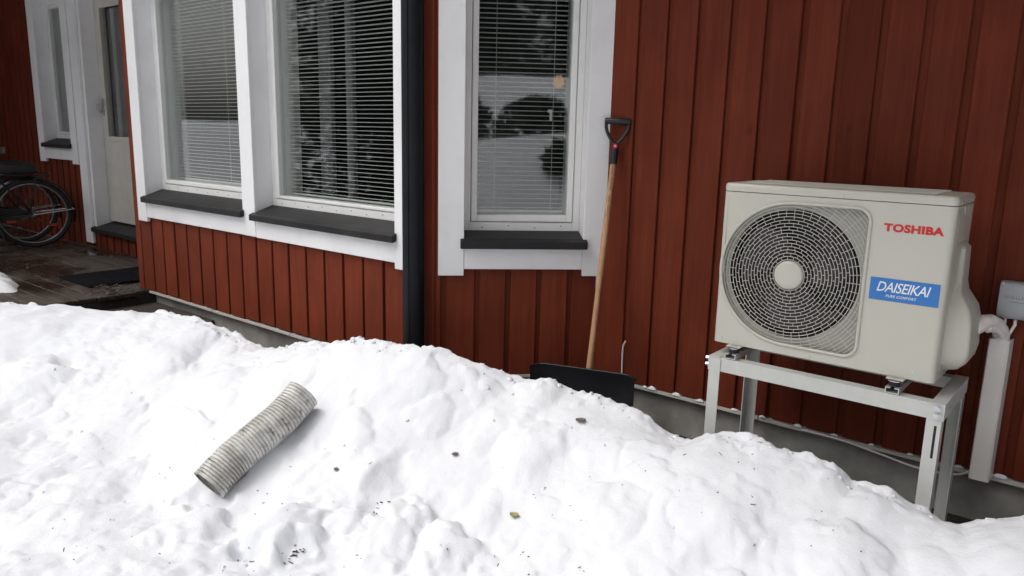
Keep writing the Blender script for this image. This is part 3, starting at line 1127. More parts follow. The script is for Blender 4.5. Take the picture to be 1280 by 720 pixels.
fs = [(0, 1 + (i + 1) % n, 1 + i) for i in range(n)]
for k in range(3):
    fs += [(1 + k * n + i, 1 + k * n + (i + 1) % n, 1 + (k + 1) * n + (i + 1) % n, 1 + (k + 1) * n + i) for i in range(n)]
hub.add(vs, fs)
hub.build('grille_hub', 'unit_paint', gr, smooth=True)

# lettering and label
vs, fs = text_mesh('TOSHIBA', 0.186, 0.370, 0.499, 0.527, -0.0004, bold=0.05, space=1.06)
MB(F_HP).add(vs, fs).build('lettering', 'logo_red', hp)
st = MB(F_HP).box((0.163, -0.0012, 0.261), (0.381, -0.0002, 0.339)).build('sticker', 'label_blue', hp)
vs, fs = text_mesh('DAISEIKAI', 0.186, 0.354, 0.292, 0.327, -0.0014, bold=0.005, shear=0.28, space=0.92)
MB(F_HP).add(vs, fs).build('lettering', 'label_white', st)
vs, fs = text_mesh('PURE COMFORT', 0.217, 0.314, 0.274, 0.283, -0.0014, bold=0.01, shear=0.2, space=1.1)
MB(F_HP).add(vs, fs).build('lettering', 'label_white', st)

# right side: valve cover, side groove, grip recess, screws
vc = MB(F_HP)
levels = [(0.455, 0.004, 0.185, 0.262), (0.445, 0.012, 0.170, 0.275), (0.325, 0.016, 0.150, 0.283), (0.295, 0.024, 0.120, 0.285), (0.245, 0.060, 0.095, 0.287), (0.205, 0.071, 0.085, 0.288), (0.105, 0.077, 0.080, 0.288), (0.065, 0.070, 0.085, 0.285), (0.038, 0.046, 0.10, 0.28), (0.026, 0.012, 0.12, 0.27)]
vs, fs = [], []
NP = 14
for z, px_, ya, yb in levels:
    rc = min(0.016, px_ * 0.6)
    pts = [(W2 - 0.01, ya - 0.012 - px_ * 0.25)]
    for i in range(6):
        a = R(-90 + 90 * i / 5)
        pts.append((W2 + px_ - rc + rc * math.cos(a), ya + rc + rc * math.sin(a)))
    for i in range(6):
        a = R(90 * i / 5)
        pts.append((W2 + px_ - rc + rc * math.cos(a), yb - rc + rc * math.sin(a)))
    pts.append((W2 - 0.01, yb + 0.004))
    vs += [(x, y, z) for x, y in pts]
for k in range(len(levels) - 1):
    fs += [(k * NP + i, k * NP + i + 1, (k + 1) * NP + i + 1, (k + 1) * NP + i) for i in range(NP - 1)]
fs.append(tuple(range(NP)))
fs.append(tuple((len(levels) - 1) * NP + i for i in range(NP))[::-1])
vc.add(vs, fs)
vcov = vc.build('valve_cover', 'unit_paint', hp, smooth=True, auto=34)
MB(F_HP).box((W2 - 0.001, 0.046, 0.03), (W2 + 0.0012, 0.050, 0.56)).build('side_seam', 'unit_grey', hp)
MB(F_HP).box((W2 - 0.001, 0.06, 0.468), (W2 + 0.0010, 0.26, 0.4705)).build('side_seam', 'unit_grey', hp)
gp = MB(F_HP)
vs = []
for t_, off in ((1.0, 0.0025), (0.72, -0.006), (0.0, -0.012)):
    vs += [(W2 + off, 0.135 + 0.052 * t_ * math.cos(2 * math.pi * i / 20), 0.582 + 0.027 * t_ * math.sin(2 * math.pi * i / 20)) for i in range(20)]
fs = [(k * 20 + i, k * 20 + (i + 1) % 20, (k + 1) * 20 + (i + 1) % 20, (k + 1) * 20 + i) for k in range(2) for i in range(20)]
gp.ring((W2 + 0.0005, 0.150, 0.592), 0, 0.030, 0.002, 16, 6, R(180), R(360))
gp.build('grip_rim', 'unit_paint', hp, smooth=True)
MB(F_HP).prism([(0.150 + 0.028 * math.cos(R(180 + 18 * i)), 0.592 + 0.028 * math.sin(R(180 + 18 * i))) for i in range(11)], 0, W2 + 0.0003, W2 + 0.0009).build('grip_recess', 'unit_grey', hp)
for (x, z) in ((-0.365, 0.018), (0.04, 0.606), (-0.02, 0.012), (0.33, 0.030)):
    MB(F_HP).cyl((x, -0.003, z), (x, 0.002, z), 0.0045, 10).build('screw', 'zinc', hp)
for (y, z) in ((0.055, 0.607), (0.245, 0.607), (0.07, 0.05), (0.10, 0.030), (0.245, 0.56)):
    MB(F_HP).cyl((W2 - 0.002, y, z), (W2 + 0.003, y, z), 0.004, 10).build('screw', 'zinc', hp)

# ================================================================== STAND
X0, X1, Y0, Y1, ZS = -1.250, -0.420, -0.500, -0.087, 0.380
stand = thing('stand', 'light grey four legged steel stand under the heat pump', 'stand', ((X0 + X1) / 2, (Y0 + Y1) / 2, -0.22))
T = 0.004
LA = 0.046
for sx_, x in ((1, X0), (-1, X1)):
    for sy_, y in ((1, Y0), (-1, Y1)):
        poly = [(x, y), (x + sx_ * LA, y), (x + sx_ * LA, y + sy_ * T), (x + sx_ * T, y + sy_ * T), (x + sx_ * T, y + sy_ * LA), (x, y + sy_ * LA)]
        if sx_ * sy_ < 0:
            poly = poly[::-1]
        lg_ = MB().prism(poly, 2, -0.235, ZS - 0.003).build('leg', 'stand_paint', stand)
        if sx_ < 0 and sy_ > 0:
            MB().box((x - 0.020, y - 0.0005, 0.190), (x - 0.012, y + 0.001, 0.305)).build('slot', 'rubber', lg_)
        else:
            MB().box((x - 0.0005, y + sy_ * 0.018, 0.19), (x + 0.0005, y + sy_ * 0.027, 0.305)).build('slot', 'rubber', lg_)
for y, s in ((Y0 + T + 0.0005, 1), (Y1 - T - 0.0005, -1)):
    p = [(y, ZS - 0.055), (y, ZS), (y + s * 0.045, ZS), (y + s * 0.045, ZS - T), (y + s * T, ZS - T), (y + s * T, ZS - 0.055)]
    if s < 0:
        p = p[::-1]
    nm = 'beam'
    MB().prism(p, 0, X0 + T, X1 - T).build(nm, 'stand_paint', stand)
for x, s in ((X0 + T + 0.0005, 1), (X1 - T - 0.0005, -1)):
    p = [(x, ZS - 0.055), (x, ZS + 0.002), (x + s * 0.045, ZS + 0.002), (x + s * 0.045, ZS - T + 0.002), (x + s * T, ZS - T + 0.002), (x + s * T, ZS - 0.055)]
    if s > 0:
        p = p[::-1]
    # side rails outside the legs
    MB().prism([(b_[0] - s * (2 * T + 0.001), b_[1]) for b_ in p], 1, Y0 + 0.001, Y1 - 0.001).build('beam', 'stand_paint', stand)
for x in (-1.168, -0.582):
    a0, a1 = x - 0.022, x + 0.022
    rl = MB()
    z0, z1 = ZS + 0.0025, ZS + 0.0235
    yA, yB = Y0 + 0.004, Y1 - 0.004
    rl.box((a0, yA, z0), (a1, yB, z0 + 0.003)).box((a0, yA, z0 + 0.003), (a0 + 0.003, yB, z1)).box((a1 - 0.003, yA, z0 + 0.003), (a1, yB, z1))
    rl.box((a0 + 0.003, yA, z1 - 0.003), (x - 0.007, yB, z1)).box((x + 0.007, yA, z1 - 0.003), (a1 - 0.003, yB, z1))
    rl.build('mount_rail', 'aluminium', stand)
    for y in (Y0 + 0.035, Y1 - 0.06):
        rb = MB().cyl((x, y, z1 + 0.0002), (x, y, z1 + 0.018), 0.019, 18, 0.017).build('rubber_foot', 'rubber', stand, smooth=True, auto=40)
        mm = MB().cyl((x, y, z1 + 0.018), (x, y, z1 + 0.0205), 0.024, 18).cyl((x, y, z1 + 0.0205), (x, y, z1 + 0.0275), 0.010, 6)
        mm.build('washer', 'zinc', rb, smooth=True, auto=40)
        MB().box((x - 0.028, y - 0.012, HZ - 0.0045), (x + 0.028, y + 0.05, HZ - 0.001)).build('foot_bracket', 'unit_paint', hp)
for x, s in ((X0, -1), (X1, 1)):
    for zz in (ZS - 0.014, ZS - 0.040):
        if s < 0:
            xb = x - 2 * T
            bo = MB().cyl((xb, Y0 + 0.024, zz), (xb - 0.005, Y0 + 0.024, zz), 0.011, 18).cyl((xb - 0.005, Y0 + 0.024, zz), (xb - 0.016, Y0 + 0.024, zz), 0.0085, 6)
        else:
            bo = MB().cyl((x - 0.016, Y0, zz), (x - 0.016, Y0 - 0.003, zz), 0.012, 18).cyl((x - 0.016, Y0 - 0.003, zz), (x - 0.016, Y0 - 0.012, zz), 0.009, 6)
        bo.build('bolt', 'zinc', stand, smooth=True, auto=30)

# ================================================================== PIPE COVER, JUNCTION BOX, PIPE
pc = thing('pipe_cover', 'cream plastic pipe cover running down the wall beside the heat pump', 'pipe cover', (-0.337, 0, 0.0))
u0, u1, dpt = -0.374, -0.302, 0.070
p = [(u0, -0.005), (u0 + 0.001, -dpt + 0.005), (u0 + 0.005, -dpt), (u1 - 0.012, -dpt), (u1 - 0.005, -dpt + 0.006), (u1, -0.005)]
wallp = p + [(u1 - 0.003, -0.005), (u1 - 0.008, -dpt + 0.007), (u1 - 0.014, -dpt + 0.003), (u0 + 0.007, -dpt + 0.003), (u0 + 0.004, -dpt + 0.006), (u0 + 0.003, -0.005)]
MB().prism(wallp, 2, -0.012, 0.535).build('cover', 'cover_plastic', pc, smooth=True, auto=30)
MB().box((u0 + 0.004, -0.006, 0.004), (u1 - 0.004, -0.0015, 0.53)).build('base', 'cover_plastic', pc)
jb = thing('junction_box', 'grey plastic junction box on the red wall above the pipe cover', 'box', (-0.27, 0, 0.61))
MB().box((-0.362, -0.030, 0.612), (-0.178, 0.0, 0.745)).build('back_box', 'box_grey', jb, bevel=0.004)
jl = MB()
pts = []
yz = [(-0.0302, 0.610), (-0.048, 0.614), (-0.058, 0.628), (-0.062, 0.66), (-0.062, 0.70), (-0.058, 0.728), (-0.048, 0.742), (-0.0302, 0.747)]
jl.prism(yz, 0, -0.364, -0.176)
jlid = jl.build('lid', 'box_grey', jb, bevel=0.003, smooth=True, auto=30)
ink = MB()
rr = random.Random(5)
x = -0.345
while x < -0.2:                                   # a printed line, too worn to read
    w_ = rr.uniform(0.005, 0.012)
    z = 0.690 + rr.uniform(-.001, .001)
    ink.box((x, -0.0624, z), (x + 0.0014, -0.0618, z + rr.uniform(0.006, 0.011)))
    ink.box((x, -0.0624, z), (x + w_ * 0.7, -0.0618, z + 0.0013))
    x += w_
ink.box((-0.330, -0.0624, 0.676), (-0.21, -0.0618, 0.6775))
ink.build('worn_print', 'ink', jlid)
MB().cyl((-0.355, -0.0500, 0.738), (-0.355, -0.0535, 0.738), 0.003, 8).build('screw', 'zinc', jb)
for x in (-0.337, -0.305):
    MB().tube([(x, -0.03, 0.613), (x + 0.001, -0.034, 0.590), (x - 0.004 if x < -0.32 else x - 0.012, -0.036, 0.555), (x - 0.006 if x < -0.32 else x - 0.02, -0.037, 0.51)], 0.0055, 8).build('cable', 'tape', jb, smooth=True)
ip = thing('insulated_pipe', 'white taped refrigerant pipe bending from heat pump into the pipe cover', 'pipe', (-0.40, -0.17, 0.55))
path = [(-0.43, -0.20, 0.575), (-0.405, -0.185, 0.592), (-0.385, -0.15, 0.606), (-0.368, -0.115, 0.604), (-0.352, -0.080, 0.585), (-0.342, -0.052, 0.558), (-0.338, -0.040, 0.520), (-0.338, -0.037, 0.48)]


def smooth_path(pts, k=6):
    out = []
    P = [Vector(p_) for p_ in pts]
    P = [2 * P[0] - P[1]] + P + [2 * P[-1] - P[-2]]
    for i in range(1, len(P) - 2):
        for j in range(k):
            t_ = j / k
            out.append(0.5 * ((2 * P[i]) + (-P[i - 1] + P[i + 1]) * t_ + (2 * P[i - 1] - 5 * P[i] + 4 * P[i + 1] - P[i + 2]) * t_ ** 2 + (-P[i - 1] + 3 * P[i] - 3 * P[i + 1] + P[i + 2]) * t_ ** 3))
    out.append(P[-2])
    return out


sp_ = smooth_path(path, 8)
MB().tube(sp_, [0.0275 + 0.0008 * math.sin(i * 0.9) + random.uniform(-.0004, .0004) for i in range(len(sp_))], 14).build('wrap', 'tape', ip, smooth=True)
sp2 = smooth_path([(a + 0.012, b - 0.004, c - 0.020) for a, b, c in path[2:]], 8)
MB().tube(sp2, [0.014 + 0.001 * math.sin(i * 1.4) for i in range(len(sp2))], 12).build('wrap', 'tape', ip, smooth=True)

# cables on the wall
tag(MB().tube(smooth_path([(-1.935, -0.012, 0.03), (-1.937, -0.012, 0.11), (-1.935, -0.014, 0.18), (-1.922, -0.016, 0.215)]), 0.0045, 8).build('cable_stub', 'cover_plastic', smooth=True), 'short pale cable end sticking up beside the snow shovel', 'cable')
tag(MB().tube(smooth_path([(-1.02, -0.012, -0.012), (-0.85, -0.016, -0.012), (-0.70, -0.02, -0.027), (-0.55, -0.022, -0.043), (-0.42, -0.02, -0.03), (-0.36, -0.02, 0.01)]), 0.0045, 8).build('wall_cable', 'cover_plastic', smooth=True), 'thin white cable sagging below the boards behind the stand', 'cable')

# ================================================================== SNOW SHOVEL
sh = thing('snow_shovel', 'black snow shovel with wooden shaft leaning on the red wall', 'shovel', (-1.97, -0.35, -0.2))
A = Vector((-2.222, -0.372, 0.122))
B = Vector((-1.732, -0.210, 0.120))
top = Vector((-2.018, -0.052, 1.13))
mid = A + (B - A) * 0.52
ax = (top - mid).normalized()                       # along the shaft
ac = (B - A).normalized()                           # across the blade
nn_ = ac.cross(ax).normalized()                     # blade normal
if nn_.y > 0:
    nn_ = -nn_
nu, nv = 14, 12
HBL, WB = 0.36, (B - A).length
vs, fs = [], []
for j in range(nv + 1):
    t_ = j / nv
    d_ = -HBL * t_
    for i in range(nu + 1):
        s_ = i / nu - 0.5
        c_ = 0.055 * (4 * (t_ - 0.5) ** 2) * (1 if t_ < 0.5 else 0.9) + 0.045 * (2 * s_) ** 6
        d2_ = d_ - (0.014 * max(0.0, abs(2 * s_) - 0.8) ** 2 / 0.04 * (1 - t_))
        vs.append(mid + ac * ((s_ - 0.02) * WB) + ax * d2_ + nn_ * (c_ - 0.03))
nA = len(vs)
vs += [Vector(v_) - nn_ * 0.005 for v_ in vs[:nA]]
for j in range(nv):
    for i in range(nu):
        a = j * (nu + 1) + i
        fs.append((a, a + 1, a + nu + 2, a + nu + 1))
        fs.append((nA + a, nA + a + nu + 1, nA + a + nu + 2, nA + a + 1))
bd = [i for i in range(nu + 1)] + [j * (nu + 1) + nu for j in range(1, nv + 1)] + [nv * (nu + 1) + i for i in range(nu - 1, -1, -1)] + [j * (nu + 1) for j in range(nv - 1, 0, -1)]
for a, b in zip(bd, bd[1:] + bd[:1]):
    fs.append((a, nA + a, nA + b, b))
blade = MB().add(vs, fs).build('blade', 'black_plastic', sh, smooth=True, auto=50)
MB().tube([mid + ac * ((i / 10 - 0.52) * WB) + nn_ * (0.008 + 0.018 * (2 * (i / 10 - .5)) ** 4) - ax * (0.002 + 0.014 * max(0.0, abs(2 * (i / 10 - .5)) - 0.8) ** 2 / 0.04) for i in range(11)], 0.0065, 8).build('blade_lip', 'black_plastic', blade, smooth=True)
s0 = mid - ax * 0.16 - nn_ * 0.052
s1 = top
sdir = (s1 - s0).normalized()
MB().tube([s0 + sdir * (i * (s1 - s0).length / 12) for i in range(13)], [0.0145 + 0.001 * math.sin(i) for i in range(13)], 14).build('shaft', 'shaft_wood', sh, smooth=True, auto=60)
shaft = sh.children[-1]
# burnt-in maker's text, worn beyond reading
vd = (CAM - s1).normalized()
side = sdir.cross(vd).normalized()
fnt = side.cross(sdir).normalized()
if fnt.dot(vd) < 0:
    fnt = -fnt
ik = MB()
rr = random.Random(9)
t_ = 0.05
while t_ < 0.30:
    L = rr.uniform(0.006, 0.011)
    if rr.random() < 0.14:
        t_ += 0.012
        continue
    c_ = s1 - sdir * t_ + fnt * 0.0148
    for k in range(2):
        dx = (k - 0.5) * 0.006
        p0 = c_ + side * dx - sdir * (0.0 if k else L * 0.2)
        ik.tube([p0, p0 - sdir * L * 0.6 + side * rr.uniform(-.003, .003)], 0.0009, 4)
    ik.tube([c_ - side * 0.004, c_ + side * 0.004], 0.0008, 4)
    t_ += L + 0.003
ik.build('worn_print', 'brown_ink', shaft)
# D grip
gt = s1 - sdir * 0.03
gw = Vector((0.93, 0.37, 0)).normalized()             # the grip lies flat to the wall corner
gw = (gw - sdir * gw.dot(sdir)).normalized()
MB().tube([gt - sdir * 0.01, gt + sdir * 0.035, gt + sdir * 0.09], [0.0195, 0.0195, 0.017], 14).build('grip_socket', 'black_plastic', sh, smooth=True, auto=60)
gs = gt + sdir * 0.075
for s in (-1, 1):
    MB().tube(smooth_path([gs, gs + sdir * 0.018 + gw * s * 0.012, gs + sdir * 0.05 + gw * s * 0.036, gs + sdir * 0.085 + gw * s * 0.053, gs + sdir * 0.125 + gw * s * 0.057]), 0.0085, 10).build('grip_arm', 'black_plastic', sh, smooth=True)
MB().tube([gs + sdir * 0.122 + gw * t2 for t2 in (-0.063, -0.058, 0, 0.058, 0.063)], [0.013, 0.0155, 0.0165, 0.0155, 0.013], 14).build('grip_bar', 'black_plastic', sh, smooth=True, auto=60)
MB().tube([gs + fnt * 0.016, gs + fnt * 0.019], 0.011, 16).build('badge', 'badge_red', sh)
lgm = gs + fnt * 0.0195
MB().tube([lgm - sdir * 0.004, lgm + sdir * 0.004], 0.002, 5).build('badge_mark', 'label_white', sh.children[-1])

# ================================================================== DUCT ON THE SNOW
def hs_(x, y):
    return float(snow_h(np.array([x]), np.array([y]))[0])


D0, D1, D2 = Vector((-2.592, -1.898, -0.102)), Vector((-2.590, -1.690, 0.018)), Vector((-2.590, -1.465, 0.150))
dx_ = thing('duct_hose', 'dirty grey corrugated duct hose lying on the snow', 'hose', tuple(D1 - Vector((0, 0, 0.07))))
RD = 0.069
pts = smooth_path([D0, (D0 + D1) / 2 + Vector((-0.002, -0.007, 0.004)), D1 + Vector((0.0, 0.0, 0.0)), (D1 + D2) / 2 + Vector((0.003, 0.009, -0.006)), D2], 108)
M_ = len(pts) - 1
RID = 36
rads = [RD + 0.003 - 0.010 * max(0.0, math.cos(2 * math.pi * RID * i / M_)) ** 3 for i in range(M_ + 1)]
MB().tube(pts, rads, 36, caps=False).build('hose_wall', 'duct_plastic', dx_, smooth=True)
MB().tube(pts, [r_ - 0.0015 for r_ in rads], 36, caps=False).build('hose_lining', 'duct_plastic', dx_, smooth=True)
for e in (0, M_):
    t_ = (pts[1] - pts[0]).normalized() if e == 0 else (pts[-1] - pts[-2]).normalized()
    s_ = t_.cross(Vector((0, 0, 1))).normalized()
    u_ = s_.cross(t_)
    MB().tube([pts[e] + (RD + 0.002) * (math.cos(a) * s_ + math.sin(a) * u_) for a in [2 * math.pi * i / 36 for i in range(36)]], 0.0022, 6, closed=True).build('end_wire', 'duct_plastic', dx_, smooth=True)

# ================================================================== BICYCLES
def bicycle(label, loc, heading, lean):
    b = thing('bicycle', label, 'bicycle', (0, 0, 0), 'bicycles parked by the entrance', local=True)
    WR = 0.342

    def wheel(cx):
        tyre = MB().ring((cx, 0, WR), 1, WR - 0.020, 0.019, 56, 10).build('wheel', 'rubber', b, smooth=True)
        MB().ring((cx, 0, WR), 1, WR - 0.047, 0.0085, 56, 8).build('rim', 'rim_metal', tyre, smooth=True)
        MB().cyl((cx, -0.045, WR), (cx, 0.045, WR), 0.024, 16).cyl((cx, -0.075, WR), (cx, 0.075, WR), 0.008, 8).build('hub', 'rim_metal', tyre, smooth=True, auto=40)
        sp__ = MB()
        for i in range(28):
            a = 2 * math.pi * i / 28
            a2 = a + (0.7 if i % 4 < 2 else -0.7)
            s = 0.03 if i % 2 else -0.03
            sp__.tube([(cx + 0.022 * math.cos(a2), s, WR + 0.022 * math.sin(a2)), (cx + 0.292 * math.cos(a), 0, WR + 0.292 * math.sin(a))], 0.0012, 4, caps=False)
        sp__.build('spokes', 'spoke_metal', tyre)
        for a in (0.4, 2.5):
            MB().box((cx + 0.2 * math.cos(a) - 0.04, -0.012, WR - 0.2 * math.sin(a) - 0.012), (cx + 0.2 * math.cos(a) + 0.04, 0.012, WR - 0.2 * math.sin(a) + 0.012)).build('reflector', 'reflector', tyre, bevel=0.003)
        # mudguard with its stay
        mg_ = MB()
        vs, fs = [], []
        for i in range(29):
            a = R(-15 + 200 * i / 28) if cx < 0.5 else R(20 + 165 * i / 28)
            a = math.pi - a
            for s, dr in ((-0.027, -0.008), (-0.016, 0.008), (0.0, 0.012), (0.016, 0.008), (0.027, -0.008)):
                r_ = WR + 0.018 + dr
                vs.append((cx + r_ * math.cos(a), s, WR + r_ * math.sin(a)))
        fs = [(i * 5 + j, i * 5 + j + 1, i * 5 + j + 6, i * 5 + j + 5) for i in range(28) for j in range(4)]
        mg_.add(vs, fs)
        mgo = mg_.build('mudguard', 'bike_paint', b, smooth=True)
        for s in (-1, 1):
            MB().tube([(cx, s * 0.062, WR), (cx - (WR + 0.02) * math.cos(0.12), s * 0.03, WR + (WR + 0.02) * math.sin(0.12))], 0.0055, 6).build('stay', 'zinc', mgo)
        return tyre
    wheel(0.0)
    wheel(1.08)
    fr = MB()
    BBk, ST, HT, HB_ = (0.46, 0, 0.29), (0.30, 0, 0.80), (0.90, 0, 0.86), (0.93, 0, 0.74)
    fr.tube([BBk, ST], 0.016, 10).tube([(0.33, 0, 0.70), HT], 0.015, 10).tube([BBk, HB_], 0.018, 10).tube([(0.89, 0, 0.90), (0.945, 0, 0.69)], 0.020, 10)
    for s in (-1, 1):
        fr.tube([(0, s * 0.058, WR), (0.40, s * 0.035, 0.30), BBk], 0.009, 8)
        fr.tube([(0, s * 0.058, WR), (0.31, s * 0.02, 0.76)], 0.008, 8)
        fr.tube([(0.95, s * 0.045, 0.68), (0.99, s * 0.05, 0.55), (1.08, s * 0.05, WR)], 0.011, 8)
    fr.box((0.93, -0.05, 0.67), (0.965, 0.05, 0.70))
    fr.build('frame', 'bike_paint', b, smooth=True, auto=40)
    rk = MB()
    for s in (-1, 1):
        rk.tube([(0.30, s * 0.05, 0.735), (-0.18, s * 0.06, 0.735)], 0.006, 6)
        rk.tube([(0.02, s * 0.065, WR + 0.02), (-0.06, s * 0.06, 0.735)], 0.005, 6)
    for xx in (0.2, 0.08, -0.05, -0.17):
        rk.tube([(xx, -0.056, 0.735), (xx, 0.056, 0.735)], 0.005, 6)
    rk.build('rack', 'bike_paint', b, smooth=True)
    MB().box((-0.06, -0.075, 0.744), (0.24, 0.075, 0.845)).build('rack_bag', 'rubber', b, bevel=0.03, seg=3, smooth=True)
    sd_ = MB()
    vs, fs = [], []
    for i in range(9):
        t_ = i / 8
        wv = 0.085 * (1 - t_) ** 0.6 + 0.022
        for j in range(9):
            a = math.pi * j / 8
            vs.append((0.17 + 0.26 * t_, wv * math.cos(a), 0.93 + 0.045 * math.sin(a) + 0.02 * (1 - t_) ** 2))
    fs = [(i * 9 + j, i * 9 + j + 1, i * 9 + j + 10, i * 9 + j + 9) for i in range(8) for j in range(8)] + [tuple(range(9)), tuple(72 + j for j in range(9))[::-1]]
    sd_.add(vs, fs).tube([(0.30, 0, 0.78), (0.27, 0, 0.94)], 0.013, 10)
    sd_.build('saddle', 'rubber', b, smooth=True)
    hb = MB().tube(smooth_path([(0.74, -0.30, 1.04), (0.84, -0.26, 1.06), (0.90, -0.10, 1.05), (0.885, 0, 1.03), (0.90, 0.10, 1.05), (0.84, 0.26, 1.06), (0.74, 0.30, 1.04)]), 0.012, 8).tube([(0.885, 0, 1.03), (0.89, 0, 0.88)], 0.013, 8)
    hb.build('handlebar', 'bike_paint', b, smooth=True)
    ck = MB().cyl((0.46, -0.055, 0.29), (0.46, -0.05, 0.29), 0.09, 28).cyl((0.46, -0.07, 0.29), (0.46, 0.07, 0.29), 0.018, 12)
    ck.tube([(0.46, -0.07, 0.29), (0.60, -0.08, 0.20)], 0.010, 8).tube([(0.46, 0.07, 0.29), (0.32, 0.08, 0.38)], 0.010, 8)
    ck.box((0.56, -0.17, 0.19), (0.65, -0.085, 0.212)).box((0.27, 0.085, 0.37), (0.36, 0.17, 0.392))
    ck.build('crank', 'bike_paint', b, smooth=True, auto=40)
    MB().prism([(0.0, 0.36), (0.0, 0.31), (0.46, 0.19), (0.55, 0.25), (0.55, 0.34), (0.44, 0.40)], 1, -0.068, -0.060).build('chain_guard', 'bike_paint', b, bevel=0.003)
    MB().tube([(0.30, 0.03, 0.28), (0.22, 0.16, 0.0)], 0.009, 8).build('kickstand', 'bike_paint', b)
    b.matrix_world = Matrix.Translation(loc) @ Matrix.Rotation(heading, 4, 'Z') @ Matrix.Rotation(lean, 4, 'X')
    return b


head = math.atan2(-0.947, -0.32)
bk1 = bicycle('black bicycle with rear wheel nearest the camera, parked on the deck', (-8.476, -0.415, 0.0), head, R(-7))


def copy_tree(o, parent=None):
    c = o.copy()
    COL.objects.link(c)
    c.parent = parent
    for ch in o.children:
        copy_tree(ch, c)
    return c


bk2 = copy_tree(bk1)
bk2['label'] = 'second bicycle behind, seen only through the spokes of the first'
bk2.matrix_world = Matrix.Translation((-8.86, -0.40, 0.0)) @ Matrix.Rotation(head + R(4), 4, 'Z') @ Matrix.Rotation(R(-3), 4, 'X')

# ================================================================== SMALL THINGS
# doormat
dm = MB().box((-6.68, -0.885, -0.001), (-6.10, -0.20, 0.013)).build('doormat', 'mat_rubber', bevel=0.004)
tag(dm, 'black rubber doormat on the wet deck by the bay corner', 'mat')
for i in range(11):
    MB().box((-6.66, -0.87 + i * 0.06, 0.0128), (-6.12, -0.85 + i * 0.06, 0.0165)).build('mat_rib', 'mat_rubber', dm)

# paper ornament in the narrow window
oc = (-0.205, gi3[4] - 0.062, 1.487)
pts = []
for i in range(16):
    a = 2 * math.pi * i / 16
    r_ = 0.033 if i % 2 else 0.025
    pts.append((oc[0] + r_ * math.cos(a), oc[2] + 1.15 * r_ * math.sin(a)))
tag(MB(F_SLIM).prism(pts, 1, oc[1], oc[1] + 0.003).build('paper_ornament', 'orange_paper'), 'small orange paper star hanging behind the narrow window glass', 'ornament')

# snow clump left on the deck
def clump(name, c, rx_, ry_, h, label):
    n, m2 = 40, 12
    vs, fs = [], []
    for j in range(m2 + 1):
        t_ = j / m2
        for i in range(n):
            a = 2 * math.pi * i / n
            k = 1 + 0.16 * math.sin(3 * a + 1) + 0.09 * math.sin(7 * a)
            x, y = c[0] + rx_ * t_ * k * math.cos(a), c[1] + ry_ * t_ * k * math.sin(a)
            z = c[2] + h * (1 - t_ ** 2.4) * (1 + 0.25 * float(fbm(np.array([x]), np.array([y]), 7.0, 3)[0])) - 0.004
            vs.append((x, y, z))
    for j in range(m2):
        fs += [(j * n + i, (j + 1) * n + i, (j + 1) * n + (i + 1) % n, j * n + (i + 1) % n) for i in range(n)]
    o = MB().add(vs, fs).build(name, 'snow', smooth=True)
    return o


sc_ = clump('snow_clump', (-6.72, -1.37, 0.0), 0.34, 0.20, 0.10, '')
tag(sc_, 'small heap of snow left on the dark deck', 'snow')

# snow crumbs on the flashing
cm = MB()
for i in range(16):
    gx_ = mg[i % 14] + random.uniform(-.03, .03)
    if gx_ > 0.2:
        continue
    r_ = random.uniform(0.006, 0.014)
    c_ = Vector((gx_, -0.006, -0.004))
    vs = []
    for j in range(5):
        ph = math.pi / 2 * j / 4
        for k in range(8):
            a = 2 * math.pi * k / 8
            rr_ = r_ * random.uniform(0.8, 1.2)
            vs.append(c_ + Vector((2 * rr_ * math.cos(ph) * math.cos(a), 0.6 * rr_ * math.cos(ph) * math.sin(a), rr_ * math.sin(ph))))
    cm.add(vs, [(j * 8 + k, j * 8 + (k + 1) % 8, (j + 1) * 8 + (k + 1) % 8, (j + 1) * 8 + k) for j in range(4) for k in range(8)])
rr = random.Random(77)
px_, py_, pr_ = [], [], []
while len(px_) < 170:
    x = rr.uniform(-4.6, 0.2)
    yc = float(np.interp(x, CREST[:, 0], CREST[:, 1]))
    y = yc - (rr.uniform(-0.02, 0.08) if rr.random() < 0.6 else rr.uniform(0.05, 1.7))
    if rr.random() > 0.35 + 0.8 * max(0.0, float(vnoise(np.array([x * 2.2 + 9]), np.array([y * 2.2 + 4]))[0])):
        continue
    px_.append(x)
    py_.append(y)
    pr_.append(rr.uniform(0.005, 0.010) if rr.random() < 0.8 else rr.uniform(0.010, 0.016))
pz_ = snow_h(np.array(px_), np.array(py_))
for x, y, z, r_ in zip(px_, py_, pz_, pr_):
    c_ = Vector((x, y, z - r_ * 0.25))
    vs = []
    for j in range(4):
        ph = math.pi / 2 * (j / 3 * 1.5 - 0.5)
        for k in range(7):
            a = 2 * math.pi * k / 7 + j * 0.4
            q2 = r_ * rr.uniform(0.7, 1.25)
            vs.append(c_ + Vector((q2 * math.cos(ph) * math.cos(a), q2 * math.cos(ph) * math.sin(a), 0.8 * q2 * math.sin(ph))))
    cm.add(vs, [(j * 7 + k, j * 7 + (k + 1) % 7, (j + 1) * 7 + (k + 1) % 7, (j + 1) * 7 + k) for j in range(3) for k in range(7)])
tag(cm.build('snow_crumbs', 'snow', smooth=True), 'crumbs of snow strewn over the bank and the ledge below the boards', kind='stuff')


